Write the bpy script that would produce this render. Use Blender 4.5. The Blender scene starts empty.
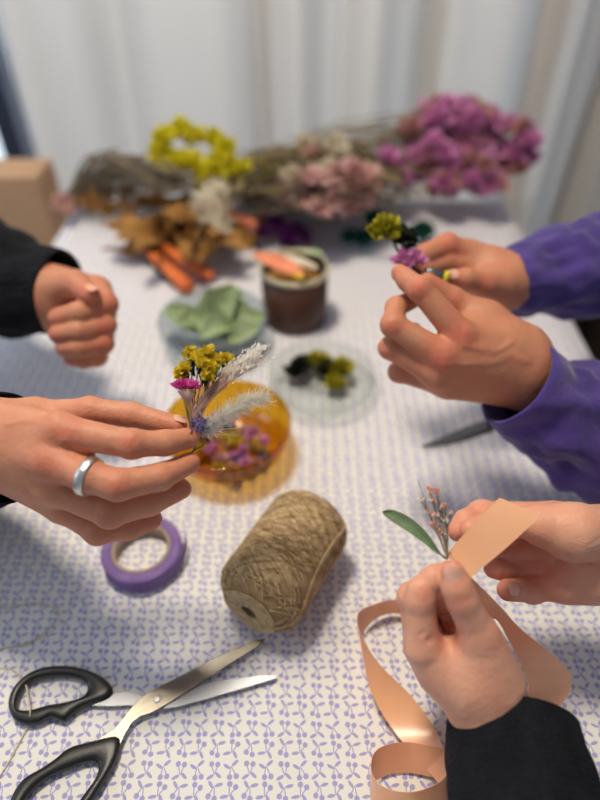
import bpy, math, random
import numpy as np
from mathutils import Vector, Matrix, noise
random.seed(7)
rng = np.random.default_rng(5)
PI = math.pi
# ------------------------------------------------------------------ camera
TZ = 0.75                      # top of the tablecloth
CH = 0.52                      # camera height over the table
PITCH = math.radians(43)
FPX = 600.0
CAM = Vector((0, 0, TZ + CH))
FWD = Vector((0, math.cos(PITCH), -math.sin(PITCH)))
UP = Vector((0, math.sin(PITCH), math.cos(PITCH)))
RT = Vector((1, 0, 0))
cd = bpy.data.cameras.new('camera'); cam = bpy.data.objects.new('camera', cd)
bpy.context.collection.objects.link(cam)
cam.location = CAM; cam.rotation_euler = (PI/2 - PITCH, 0, 0)
cd.sensor_fit = 'VERTICAL'; cd.sensor_height = 36; cd.lens = 36*FPX/800
cd.clip_start = 0.02; cd.clip_end = 50
cd.dof.use_dof = True; cd.dof.focus_distance = 0.442; cd.dof.aperture_fstop = cd.lens/13.5
bpy.context.scene.camera = cam
sc = bpy.context.scene
sc.view_settings.view_transform = 'Standard'; sc.view_settings.look = 'None'
sc.view_settings.exposure = 0.0; sc.view_settings.gamma = 1; sc.view_settings.use_curve_mapping = False
# ------------------------------------------------------------------ light
w = bpy.data.worlds.new('world'); sc.world = w; w.use_nodes = True
w.node_tree.nodes['Background'].inputs[0].default_value = (0.80, 0.87, 1.0, 1)
w.node_tree.nodes['Background'].inputs[1].default_value = 0.30
def area(name, loc, target, size, power, color, sy=None):
    l = bpy.data.lights.new(name, 'AREA'); l.energy = power; l.color = color
    l.shape = 'RECTANGLE'; l.size = size; l.size_y = sy or size
    o = bpy.data.objects.new(name, l); bpy.context.collection.objects.link(o)
    o.location = loc
    o.rotation_euler = (Vector(target) - Vector(loc)).to_track_quat('-Z', 'Y').to_euler()
    return o
area('room_lamp', (-0.28, 0.62, 2.25), (0.05, 0.5, 0.75), 0.24, 20, (1.0, 0.89, 0.71))
area('window_daylight', (-0.55, 1.95, 1.75), (-0.1, 0.6, 0.8), 1.3, 5.0, (0.80, 0.88, 1.0))
area('far_window_daylight', (-1.9, 0.3, 1.7), (0, 0.3, 0.8), 1.1, 9.0, (0.68, 0.80, 1.0))

# ------------------------------------------------------------------ helpers
def D(px, py, d): return CAM + d*(FWD + RT*((px-300)/FPX) + UP*((400-py)/FPX))
def T(px, py, h=0.0):
    r = FWD + RT*((px-300)/FPX) + UP*((400-py)/FPX)
    return CAM + r*((h-CH)/r.z)
def tdepth(px, py, h=0.0): return (T(px, py, h)-CAM).dot(FWD)
COL = bpy.context.collection
ORI = {}
def lin(r, g, b):
    f = lambda c: (c/255/12.92) if c/255 <= 0.04045 else ((c/255+0.055)/1.055)**2.4
    return (f(r), f(g), f(b), 1)
class MB:
    def __init__(s): s.v = []; s.f = []
    def add(s, vs, fs):
        n = len(s.v); s.v.extend([Vector(v) for v in vs]); s.f.extend([tuple(i+n for i in f) for f in fs]); return n
    def box(s, c, sx, sy, sz, rot=None):
        vs = []
        for x in (-.5, .5):
            for y in (-.5, .5):
                for z in (-.5, .5):
                    p = Vector((x*sx, y*sy, z*sz))
                    if rot: p = rot @ p
                    vs.append(Vector(c)+p)
        s.add(vs, [(0,1,3,2),(4,6,7,5),(0,4,5,1),(2,3,7,6),(0,2,6,4),(1,5,7,3)])
    def tube(s, pts, rad, n=8, cap=True, closed=False):
        pts = [Vector(p) for p in pts]; m = len(pts)
        if not hasattr(rad, '__len__'): rad = [rad]*m
        vs = []; prev = None
        for i, p in enumerate(pts):
            if closed: t = pts[(i+1) % m]-pts[i-1]
            else: t = pts[min(i+1, m-1)]-pts[max(i-1, 0)]
            if t.length < 1e-9: t = Vector((0,0,1))
            t.normalize()
            if prev is None:
                a = Vector((0,0,1)) if abs(t.z) < .9 else Vector((1,0,0)); u = t.cross(a).normalized()
            else:
                u = prev - t*prev.dot(t)
                u = u.normalized() if u.length > 1e-6 else t.orthogonal().normalized()
            prev = u; vv = t.cross(u)
            for k in range(n):
                a = 2*PI*k/n; vs.append(p+(u*math.cos(a)+vv*math.sin(a))*rad[i])
        fs = []
        for i in range(m if closed else m-1):
            j = (i+1) % m
            for k in range(n):
                l = (k+1) % n; fs.append((i*n+k, i*n+l, j*n+l, j*n+k))
        if cap and not closed:
            fs.append(tuple(range(n-1, -1, -1))); fs.append(tuple((m-1)*n+k for k in range(n)))
        s.add(vs, fs)
    def lathe(s, prof, c, n=64, rot=None, closed=False):
        vs = []; m = len(prof)
        for r, z in prof:
            for k in range(n):
                a = 2*PI*k/n; p = Vector((r*math.cos(a), r*math.sin(a), z))
                if rot: p = rot @ p
                vs.append(Vector(c)+p)
        fs = []
        for i in range(m if closed else m-1):
            j = (i+1) % m
            for k in range(n):
                l = (k+1) % n; fs.append((i*n+k, i*n+l, j*n+l, j*n+k))
        s.add(vs, fs)
    def ball(s, c, r, n=8, sc3=(1,1,1), rot=None):
        m = max(4, n//2+1); vs = [];
        for i in range(m+1):
            th = PI*i/m
            for k in range(n):
                a = 2*PI*k/n
                p = Vector((math.sin(th)*math.cos(a)*sc3[0], math.sin(th)*math.sin(a)*sc3[1], math.cos(th)*sc3[2]))*r
                if rot: p = rot @ p
                vs.append(Vector(c)+p)
        fs = []
        for i in range(m):
            for k in range(n):
                l = (k+1) % n; fs.append((i*n+k, (i+1)*n+k, (i+1)*n+l, i*n+l))
        s.add(vs, fs)
    def petal(s, base, d, nrm, L, W, curl=.3, cup=.2, nu=4, nv=4):
        d = d.normalized(); side = d.cross(nrm)
        if side.length < 1e-6: side = d.orthogonal()
        side.normalize(); nn = side.cross(d).normalized()
        vs = []
        for i in range(nu+1):
            t = i/nu; wd = W*(math.sin(PI*min(1, t*.86+.10)))**.7
            for j in range(nv+1):
                q = j/nv*2-1
                vs.append(base + d*(L*t) + side*(q*wd/2) + nn*(curl*L*t*t + cup*wd*q*q))
        fs = [(i*(nv+1)+j, i*(nv+1)+j+1, (i+1)*(nv+1)+j+1, (i+1)*(nv+1)+j) for i in range(nu) for j in range(nv)]
        s.add(vs, fs)
    def strip(s, A, B):
        n = len(A); s.add(list(A)+list(B), [(i, i+1, n+i+1, n+i) for i in range(n-1)])
    def build(s, name, mat, parent=None, smooth=True, thick=0, bevel=0, origin=None, sub=0):
        me = bpy.data.meshes.new(name)
        if parent is not None: o0 = ORI[parent.name]
        elif origin is not None: o0 = Vector(origin)
        else:
            xs = [v.x for v in s.v]; ys = [v.y for v in s.v]; zs = [v.z for v in s.v]
            o0 = Vector(((min(xs)+max(xs))/2, (min(ys)+max(ys))/2, min(zs)))
        me.from_pydata([tuple(v-o0) for v in s.v], [], s.f); me.update()
        if smooth: me.polygons.foreach_set('use_smooth', [True]*len(me.polygons))
        o = bpy.data.objects.new(name, me); COL.objects.link(o)
        if mat: me.materials.append(mat)
        if parent is not None: o.parent = parent
        else: o.location = o0
        ORI[o.name] = o0
        if bevel:
            b = o.modifiers.new('b', 'BEVEL'); b.width = bevel; b.segments = 3; b.limit_method = 'ANGLE'
        if thick:
            m = o.modifiers.new('s', 'SOLIDIFY'); m.thickness = thick; m.offset = 0
            es = o.modifiers.new('e', 'EDGE_SPLIT'); es.split_angle = .8
        if sub:
            m = o.modifiers.new('u', 'SUBSURF'); m.levels = sub; m.render_levels = sub
        return o
def thing(name, label, cat, loc, group=None):
    o = bpy.data.objects.new(name, None); COL.objects.link(o); o.location = loc; ORI[o.name] = Vector(loc)
    o.empty_display_size = .02
    o['label'] = label; o['category'] = cat
    if group: o['group'] = group
    return o
def tag(o, label, cat, group=None):
    o['label'] = label; o['category'] = cat
    if group: o['group'] = group
    return o
def struct(o): o['kind'] = 'structure'; return o
def crom(P, n=8, closed=False):
    P = [np.array(p, float) for p in P]; m = len(P); out = []
    rg = range(m if closed else m-1)
    for i in rg:
        p1, p2 = P[i], P[(i+1) % m]
        p0 = P[i-1] if (closed or i > 0) else 2*p1-p2
        p3 = P[(i+2) % m] if (closed or i+2 < m) else 2*p2-p1
        for k in range(n):
            t = k/n
            out.append(.5*((2*p1)+(-p0+p2)*t+(2*p0-5*p1+4*p2-p3)*t*t+(-p0+3*p1-3*p2+p3)*t**3))
    if not closed: out.append(P[-1])
    return out
def rdir(up=0.0):
    while True:
        v = Vector((random.uniform(-1,1), random.uniform(-1,1), random.uniform(-1,1)))
        if .1 < v.length < 1:
            v.normalize()
            if v.z >= up: return v

# ------------------------------------------------------------------ materials
def mat(name, col, rough=.6, metal=0, bump=0, bscale=200, var=None, vscale=30, sss=0, spec=.5, sheen=0, trans=0):
    m = bpy.data.materials.new(name); m.use_nodes = True; nt = m.node_tree; N = nt.nodes; L = nt.links
    p = N['Principled BSDF']; c = lin(*col)
    p.inputs['Base Color'].default_value = c; p.inputs['Roughness'].default_value = rough
    p.inputs['Metallic'].default_value = metal; p.inputs['Specular IOR Level'].default_value = spec
    if sheen: p.inputs['Sheen Weight'].default_value = sheen
    if sss:
        p.inputs['Subsurface Weight'].default_value = sss; p.inputs['Subsurface Radius'].default_value = (1, .4, .25)
        p.inputs['Subsurface Scale'].default_value = .004
    tc = N.new('ShaderNodeTexCoord')
    nz = N.new('ShaderNodeTexNoise'); nz.inputs['Scale'].default_value = vscale; nz.inputs['Detail'].default_value = 4
    L.new(tc.outputs['Object'], nz.inputs['Vector'])
    mx = N.new('ShaderNodeMix'); mx.data_type = 'RGBA'
    c2 = lin(*(var if var else [max(0, x-8) for x in col]))
    mx.inputs[6].default_value = c; mx.inputs[7].default_value = c2
    mr = N.new('ShaderNodeMapRange'); mr.inputs[1].default_value = .38; mr.inputs[2].default_value = .62
    L.new(nz.outputs['Fac'], mr.inputs[0]); L.new(mr.outputs[0], mx.inputs[0]); L.new(mx.outputs[2], p.inputs['Base Color'])
    if bump:
        n2 = N.new('ShaderNodeTexNoise'); n2.inputs['Scale'].default_value = bscale; n2.inputs['Detail'].default_value = 3
        L.new(tc.outputs['Object'], n2.inputs['Vector'])
        b = N.new('ShaderNodeBump'); b.inputs['Strength'].default_value = bump; b.inputs['Distance'].default_value = .001
        L.new(n2.outputs['Fac'], b.inputs['Height']); L.new(b.outputs[0], p.inputs['Normal'])
    if trans:
        t = N.new('ShaderNodeBsdfTranslucent'); L.new(mx.outputs[2], t.inputs[0])
        ms = N.new('ShaderNodeMixShader'); ms.inputs[0].default_value = trans
        L.new(p.outputs[0], ms.inputs[1]); L.new(t.outputs[0], ms.inputs[2]); L.new(ms.outputs[0], N['Material Output'].inputs[0])
    return m
def glass(name, tint, gl=.12, rough=.03):
    m = bpy.data.materials.new(name); m.use_nodes = True; nt = m.node_tree; N = nt.nodes; L = nt.links
    N.remove(N['Principled BSDF'])
    t = N.new('ShaderNodeBsdfTransparent'); t.inputs[0].default_value = lin(*tint)
    g = N.new('ShaderNodeBsdfGlossy'); g.inputs['Roughness'].default_value = rough
    lw = N.new('ShaderNodeLayerWeight'); lw.inputs[0].default_value = .35
    mr = N.new('ShaderNodeMapRange'); mr.inputs[3].default_value = .03; mr.inputs[4].default_value = .03+gl*4
    nz = N.new('ShaderNodeTexNoise'); nz.inputs['Scale'].default_value = 60
    bp = N.new('ShaderNodeBump'); bp.inputs['Strength'].default_value = .1; bp.inputs['Distance'].default_value = .001
    L.new(nz.outputs[0], bp.inputs['Height']); L.new(bp.outputs[0], g.inputs['Normal'])
    L.new(lw.outputs['Facing'], mr.inputs[0])
    mx = N.new('ShaderNodeMixShader'); L.new(mr.outputs[0], mx.inputs[0]); L.new(t.outputs[0], mx.inputs[1]); L.new(g.outputs[0], mx.inputs[2])
    L.new(mx.outputs[0], N['Material Output'].inputs[0])
    return m
def skin(name, base, red, rough=.5):
    m = bpy.data.materials.new(name); m.use_nodes = True; nt = m.node_tree; N = nt.nodes; L = nt.links
    p = N['Principled BSDF']; p.inputs['Roughness'].default_value = rough; p.inputs['Specular IOR Level'].default_value = .4
    p.inputs['Subsurface Weight'].default_value = .12; p.inputs['Subsurface Radius'].default_value = (1, .35, .2); p.inputs['Subsurface Scale'].default_value = .003
    at = N.new('ShaderNodeAttribute'); at.attribute_name = 'tone'
    tc = N.new('ShaderNodeTexCoord')
    nz = N.new('ShaderNodeTexNoise'); nz.inputs['Scale'].default_value = 70; nz.inputs['Detail'].default_value = 5; L.new(tc.outputs['Object'], nz.inputs['Vector'])
    add = N.new('ShaderNodeMath'); add.operation = 'MULTIPLY_ADD'; add.inputs[1].default_value = .9; add.inputs[2].default_value = -.3
    L.new(nz.outputs['Fac'], add.inputs[0])
    a2 = N.new('ShaderNodeMath'); a2.operation = 'ADD'; a2.use_clamp = True; L.new(add.outputs[0], a2.inputs[0]); L.new(at.outputs['Fac'], a2.inputs[1])
    mx = N.new('ShaderNodeMix'); mx.data_type = 'RGBA'; mx.inputs[6].default_value = lin(*base); mx.inputs[7].default_value = lin(*red)
    L.new(a2.outputs[0], mx.inputs[0]); L.new(mx.outputs[2], p.inputs['Base Color'])
    v = N.new('ShaderNodeTexVoronoi'); v.inputs['Scale'].default_value = 900; L.new(tc.outputs['Object'], v.inputs['Vector'])
    n2 = N.new('ShaderNodeTexNoise'); n2.inputs['Scale'].default_value = 260; n2.inputs['Detail'].default_value = 4; L.new(tc.outputs['Object'], n2.inputs['Vector'])
    b1 = N.new('ShaderNodeBump'); b1.inputs['Strength'].default_value = .3; b1.inputs['Distance'].default_value = .0006; L.new(v.outputs['Distance'], b1.inputs['Height'])
    b2 = N.new('ShaderNodeBump'); b2.inputs['Strength'].default_value = .45; b2.inputs['Distance'].default_value = .0012; L.new(n2.outputs['Fac'], b2.inputs['Height']); L.new(b1.outputs[0], b2.inputs['Normal'])
    L.new(b2.outputs[0], p.inputs['Normal'])
    return m
M = dict(
    steel=mat('steel', (140,134,124), .34, 1, .15, 500), white_metal=mat('pale_steel', (150,152,158), .42, 1),
    black_plastic=mat('black_plastic', (24,24,26), .38, 0, .1, 700),
    jute=mat('jute', (204,178,138), .9, 0, .6, 900, (176,148,108), 160), jute_dark=mat('jute_dark', (166,138,98), .95, 0, .8, 600, (140,112,76), 120),
    jute_shade=mat('jute_shade', (150,122,84), .95, 0, .8, 600, (120,94,60), 120),
    thread=mat('beige_thread', (214,198,172), .9, 0, .4, 900),
    core=mat('card_core', (170,150,135), .9, 0, .3, 300), lilac=mat('lilac_tape', (134,108,166), .8, 0, .3, 300, (122,95,152), 60),
    ribbon=mat('peach_satin', (255,200,156), .3, 0, .06, 300, (252,194,150), 40, spec=.7, trans=.22, sheen=.1),
    black_cloth=mat('black_cloth', (16,17,22), .92, 0, .6, 500, (22,23,29), 80, spec=.2),
    purple_cloth=mat('purple_cloth', (78,60,130), .95, 0, .8, 260, (64,49,112), 30, spec=.15, sheen=.3),
    jeans=mat('denim', (96,122,170), .9, 0, .6, 500, (130,150,190), 60),
    beige=mat('beige_fabric', (200,190,175), .9, 0, .3, 200),
    yellow=mat('yellow_petal', (236,218,66), .8, 0, .4, 500, (216,186,40), 260, trans=.3),
    lemon=mat('lemon_petal', (240,232,60), .8, 0, .4, 300, (222,210,40), 60, trans=.3),
    lime=mat('lime_petal', (196,186,44), .8, 0, .4, 300, (150,140,20), 90, trans=.2),
    pink=mat('pink_petal', (244,120,196), .8, 0, .3, 500, (214,70,160), 300, trans=.3),
    mauve=mat('mauve_petal', (228,160,204), .85, 0, .4, 300, (208,134,184), 35, trans=.25),
    dusky=mat('dusky_petal', (206,150,158), .85, 0, .4, 300, (186,140,120), 35, trans=.25),
    palepink=mat('pale_pink_petal', (232,196,192), .85, 0, .4, 300, (214,168,160), 30, trans=.25),
    cream=mat('cream_petal', (232,224,205), .85, 0, .4, 300, (214,196,170), 30, trans=.25),
    lilacpetal=mat('lilac_petal', (216,148,198), .85, 0, .4, 300, (192,122,172), 40, trans=.25),
    plum=mat('plum_petal', (112,36,120), .85, 0, .4, 300, (84,24,90), 60, trans=.2),
    violet=mat('violet_petal', (132,118,168), .85, 0, .4, 600, (92,80,130), 300),
    stem=mat('dry_stem', (150,132,96), .9, 0, .4, 300, (112,96,66), 60),
    darkstem=mat('dark_stem', (98,82,62), .9, 0, .4, 300, (66,56,40), 60),
    greystem=mat('grey_stem', (136,122,102), .9, 0, .4, 300, (100,86,68), 60),
    brownleaf=mat('brown_leaf', (184,132,62), .75, 0, .5, 200, (136,92,40), 30, trans=.25),
    sage=mat('sage_leaf', (150,170,122), .7, 0, .4, 200, (180,196,158), 40, trans=.2),
    green=mat('green_leaf', (126,148,106), .6, 0, .3, 250, (108,130,90), 80, trans=.2),
    darkgreen=mat('dark_green', (22,104,84), .85, 0, .5, 300, (10,70,56), 80),
    sepal=mat('dark_sepal', (52,64,40), .85, 0, .4, 400, (34,44,30), 200),
    black_leaf=mat('blackish_leaf', (34,36,26), .85, 0, .4, 300), white_fluff=mat('white_fluff', (253,250,243), .9, 0, .2, 300, trans=.5),
    blush=mat('blush_grass', (238,208,194), .85, 0, .3, 400, (222,182,166), 200, trans=.3),
    orange=mat('orange_plastic', (226,120,56), .5, 0, .1, 200, (214,104,44), 30),
    salmon=mat('salmon_paper', (232,150,112), .7, 0, .2, 200, (222,120,92), 25),
    red=mat('red_paper', (222,120,98), .7), gold=mat('gold_wire', (190,150,60), .4, .8),
    can=mat('brown_can', (74,46,32), .45, 0, .1, 60, (66,34,24), 14), canrim=mat('pale_rim', (200,190,160), .5, .3),
    cardboard=mat('cardboard', (196,158,124), .9, 0, .3, 150, (188,148,114), 12),
    wood=mat('pale_wood', (170,135,95), .6, 0, .3, 60, (150,112,76), 10), silver=mat('silver', (225,222,215), .3, 1, .3, 900),
    nail=mat('fingernail', (236,178,156), .3, 0, 0, 100, (218,154,130), 50, sss=.2, spec=.7), nail_matte=mat('fingernail_matte', (220,160,132), .6, 0, 0, 100, (214,150,124), 50, sss=.2), nailtip=mat('nail_tip', (240,226,214), .25),
    floor=mat('floor_boards', (120,98,80), .6, 0, .2, 30, (104,84,66), 6), wall=mat('wall_paint', (120,108,98), .9, 0, .1, 60),
    frame=mat('dark_frame', (48,56,80), .5), grey=mat('grey_metal', (120,122,124), .35, .8),
    bowlglass=glass('grey_glass', (228,234,236), .07), clear=glass('clear_glass', (249,251,250), .07), amber=glass('amber_glass', (238,208,110), .05),
)
skinA = skin('skin_tan', (202,140,108), (190,100,76))
skinB = skin('skin_fair', (222,165,136), (210,124,100), .45)
skinD = skin('skin_olive', (190,132,100), (198,98,78))

# ------------------------------------------------------------------ tablecloth print (cherries)
def cherry_cloth():
    m = bpy.data.materials.new('cherry_print_cloth'); m.use_nodes = True; nt = m.node_tree; N = nt.nodes; L = nt.links
    p = N['Principled BSDF']; p.inputs['Roughness'].default_value = .75; p.inputs['Specular IOR Level'].default_value = .25
    tc = N.new('ShaderNodeTexCoord')
    cx, cy = 13.3, 14.6      # mm, one motif
    def vm(op, a, b=None):
        n = N.new('ShaderNodeVectorMath'); n.operation = op
        L.new(a, n.inputs[0]) if hasattr(a, 'links') else None
        if b is not None: n.inputs[1].default_value = b
        return n.outputs[0]
    # slight woven waviness
    nz = N.new('ShaderNodeTexNoise'); nz.inputs['Scale'].default_value = 14; L.new(tc.outputs['Object'], nz.inputs['Vector'])
    sub = N.new('ShaderNodeVectorMath'); sub.operation = 'MULTIPLY_ADD'; L.new(nz.outputs['Color'], sub.inputs[0]); sub.inputs[1].default_value = (.006,.006,0); L.new(tc.outputs['UV'], sub.inputs[2])
    u = vm('MULTIPLY', sub.outputs[0], (1000/(2*cx), 1000/(2*cy), 0)); u = vm('FRACTION', u)
    fr = vm('MULTIPLY', u, (2*cx, 2*cy, 0))
    base = [(-2.1, 3.7, 1.75, 1.7, 0), (2.2, 3.1, 1.75, 1.7, 0),
            (-1.15, .3, 3.6, .36, math.atan2(6.4, -2.1)), (1.25, .0, 3.3, .36, math.atan2(6.0, 2.3)),
            (-2.9, -4.4, 2.7, 1.05, .45), (2.6, -3.7, 2.6, 1.0, -.75)]
    spots = [(.5, .5, .05), (1.5, .42, PI+.25), (.5, 1.5, PI-.2), (1.5, 1.52, -.3)]
    cur = None
    for mx_, my_, rot in spots:
        for (x, y, a, b, r) in base:
            x, y, a, b = x*1.13, y*1.1, a*1.13, b*1.15
            X = mx_*cx + x*math.cos(rot)-y*math.sin(rot); Y = my_*cy + x*math.sin(rot)+y*math.cos(rot)
            mp = N.new('ShaderNodeMapping'); mp.vector_type = 'TEXTURE'
            mp.inputs['Location'].default_value = (X, Y, 0); mp.inputs['Rotation'].default_value = (0, 0, rot+r); mp.inputs['Scale'].default_value = (a, b, 1)
            L.new(fr, mp.inputs['Vector'])
            ln = N.new('ShaderNodeVectorMath'); ln.operation = 'LENGTH'; L.new(mp.outputs[0], ln.inputs[0])
            if cur is None: cur = ln.outputs['Value']
            else:
                mn = N.new('ShaderNodeMath'); mn.operation = 'MINIMUM'; L.new(cur, mn.inputs[0]); L.new(ln.outputs['Value'], mn.inputs[1]); cur = mn.outputs[0]
    mr = N.new('ShaderNodeMapRange'); mr.inputs[1].default_value = .92; mr.inputs[2].default_value = 1.12; mr.inputs[3].default_value = 1; mr.inputs[4].default_value = 0
    L.new(cur, mr.inputs[0])
    n3 = N.new('ShaderNodeTexNoise'); n3.inputs['Scale'].default_value = 6; L.new(tc.outputs['Object'], n3.inputs['Vector'])
    ba = N.new('ShaderNodeMix'); ba.data_type = 'RGBA'; ba.inputs[6].default_value = lin(236,232,224); ba.inputs[7].default_value = lin(228,226,222); L.new(n3.outputs['Fac'], ba.inputs[0])
    mx = N.new('ShaderNodeMix'); mx.data_type = 'RGBA'; L.new(mr.outputs[0], mx.inputs[0]); L.new(ba.outputs[2], mx.inputs[6]); mx.inputs[7].default_value = lin(166,162,208)
    L.new(mx.outputs[2], p.inputs['Base Color'])
    # weave bump
    wv = N.new('ShaderNodeTexNoise'); wv.inputs['Scale'].default_value = 900; L.new(tc.outputs['Object'], wv.inputs['Vector'])
    b = N.new('ShaderNodeBump'); b.inputs['Strength'].default_value = .12; b.inputs['Distance'].default_value = .001; L.new(wv.outputs['Fac'], b.inputs['Height']); 
    n4 = N.new('ShaderNodeTexNoise'); n4.inputs['Scale'].default_value = 9; L.new(tc.outputs['Object'], n4.inputs['Vector'])
    b2 = N.new('ShaderNodeBump'); b2.inputs['Strength'].default_value = .25; b2.inputs['Distance'].default_value = .01; L.new(n4.outputs['Fac'], b2.inputs['Height']); L.new(b.outputs[0], b2.inputs['Normal'])
    L.new(b2.outputs[0], p.inputs['Normal'])
    return m

# ------------------------------------------------------------------ setting
mb = MB(); mb.box((0, .6, -.02), 5.4, 5.2, .04); struct(mb.build('floor', M['floor'], smooth=False))
# back wall with a window opening behind the curtain
WY = 1.78
mb = MB()
mb.box((-2.05, WY, 1.3), .9, .12, 2.6); mb.box((1.95, WY, 1.3), 2.3, .12, 2.6)
mb.box((-.4, WY, .14), 2.4, .12, .28); mb.box((-.4, WY, 2.45), 2.4, .12, .3)
struct(mb.build('wall_back', M['wall'], smooth=False))
mb = MB()
for x in (-1.57, -.82, -.1, .34, .77): mb.box((x, WY, 1.29), .06, .08, 2.02)
for z in (.31, 1.05, 2.27): mb.box((-.4, WY, z), 2.4, .08, .06)
wf = struct(mb.build('window_1', M['frame'], smooth=False))
mb = MB(); mb.box((-.4, WY+.01, 1.29), 2.34, .006, 2.0); mb.build('window_pane', M['clear'], wf, smooth=False)
# daylight sky beyond the window
sk = bpy.data.materials.new('daylight_sky'); sk.use_nodes = True
e = sk.node_tree.nodes.new('ShaderNodeEmission'); e.inputs[0].default_value = (.78, .88, 1, 1); e.inputs[1].default_value = 1.8
sk.node_tree.links.new(e.outputs[0], sk.node_tree.nodes['Material Output'].inputs[0])
mb = MB(); mb.box((-.4, WY+1.0, 1.6), 5.0, .02, 3.4); struct(mb.build('sky', sk, smooth=False))

# curtain
cur_m = bpy.data.materials.new('sheer_curtain'); cur_m.use_nodes = True; nt = cur_m.node_tree; N = nt.nodes
p = N['Principled BSDF']; p.inputs['Base Color'].default_value = lin(226,216,206); p.inputs['Roughness'].default_value = .9
t_ = N.new('ShaderNodeBsdfTranslucent'); t_.inputs[0].default_value = lin(226,220,216)
tr = N.new('ShaderNodeBsdfTransparent'); mx1 = N.new('ShaderNodeMixShader'); mx1.inputs[0].default_value = .42
mx2 = N.new('ShaderNodeMixShader')
wv = N.new('ShaderNodeTexNoise'); wv.inputs['Scale'].default_value = 500; mrr = N.new('ShaderNodeMapRange'); mrr.inputs[3].default_value = .02; mrr.inputs[4].default_value = .10
nt.links.new(wv.outputs['Fac'], mrr.inputs[0]); nt.links.new(mrr.outputs[0], mx2.inputs[0])
nt.links.new(p.outputs[0], mx1.inputs[1]); nt.links.new(t_.outputs[0], mx1.inputs[2]); nt.links.new(mx1.outputs[0], mx2.inputs[1]); nt.links.new(tr.outputs[0], mx2.inputs[2])
nt.links.new(mx2.outputs[0], N['Material Output'].inputs[0])
def curtain(x0, x1, y0, label, seed, amp=.05):
    mb = MB(); nx, nz_ = 220, 30; vs = []
    for j in range(nz_+1):
        z = .04+2.4*j/nz_
        for i in range(nx+1):
            u = i/nx; x = x0+(x1-x0)*u
            ph = u*(x1-x0)*27+seed + 1.3*math.sin(u*(x1-x0)*7+seed)+.5*noise.noise(Vector((u*5, z*.6, seed))) 
            y = y0 + amp*math.sin(ph)*(1-.25*j/nz_) + .014*math.sin(ph*2.3+1.7+z*.5) + .02*noise.noise(Vector((x*4, z*1.2, seed)))
            vs.append(Vector((x + .012*math.cos(ph)+.03*noise.noise(Vector((u*6, z*.8, seed+5))), y, z)))
    fs = [(j*(nx+1)+i, j*(nx+1)+i+1, (j+1)*(nx+1)+i+1, (j+1)*(nx+1)+i) for j in range(nz_) for i in range(nx)]
    mb.add(vs, fs); o = mb.build('curtain', cur_m); tag(o, label, 'curtain'); return o
curtain(-.625, .56, 1.44, 'wide off-white sheer curtain hanging in folds behind the table', 1.3)
curtain(.52, .79, 1.50, 'narrow beige-white curtain gathered at the far right behind the purple sleeve', 4.1, .05)

# table
X0, X1, Y0, Y1 = -.435, .402, -.22, 1.135
tb = thing('dining_table', 'dining table hidden under the white cherry print tablecloth', 'table', ((X0+X1)/2, (Y0+Y1)/2, 0))
mb = MB(); mb.box(((X0+X1)/2, (Y0+Y1)/2, TZ-.0165), X1-X0-.006, Y1-Y0-.006, .03); mb.build('tabletop', M['wood'], tb, False, bevel=.003)
for sx in (X0+.06, X1-.06):
    for sy in (Y0+.06, Y1-.06):
        mb = MB(); mb.box((sx, sy, (TZ-.032)/2), .05, .05, TZ-.032); mb.build('leg', M['wood'], tb, False, bevel=.003)
mb = MB()
def cloth_profile(s, lo, hi):     # arc-length mapping over the edge
    pass
nx, ny = 60, 90; DR = .20; vs = []
def edge(u, lo, hi):
    # u in [-1,2]: outside [0,1] drapes down
    if u < 0: return lo, -u*DR, -1
    if u > 1: return hi, (u-1)*DR, 1
    return lo+(hi-lo)*u, 0, 0
us = [-1, -.8, -.6, -.4, -.2, -.06, -.015]+[i/20 for i in range(21)]+[1.015, 1.06, 1.2, 1.4, 1.6, 1.8, 2]
for b in us:
    for a in us:
        x, dx, sx = edge(a, X0, X1); y, dy, sy = edge(b, Y0, Y1)
        dz = max(dx, dy); fl = .10*dz
        wav = .012*math.sin((x+y)*40)*min(1, dz/.1)
        vs.append(Vector((x+sx*(.003*min(1, dx/.004)+fl+wav), y+sy*(.003*min(1, dy/.004)+fl+wav), TZ-dz)))
n = len(us); mb.add(vs, [(j*n+i, j*n+i+1, (j+1)*n+i+1, (j+1)*n+i) for j in range(n-1) for i in range(n-1)])
flat = []
for b in us:
    for a in us:
        x, dx, sx = edge(a, X0, X1); y, dy, sy = edge(b, Y0, Y1); flat.append((x+sx*dx+1, y+sy*dy+1))
cl = mb.build('tablecloth', cherry_cloth(), origin=((X0+X1)/2, (Y0+Y1)/2, TZ)); tag(cl, 'white tablecloth printed with small lilac cherries covering the table', 'tablecloth')
uvl = cl.data.uv_layers.new(name='UVMap')
for lp in cl.data.loops: uvl.data[lp.index].uv = flat[lp.vertex_index]

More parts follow.
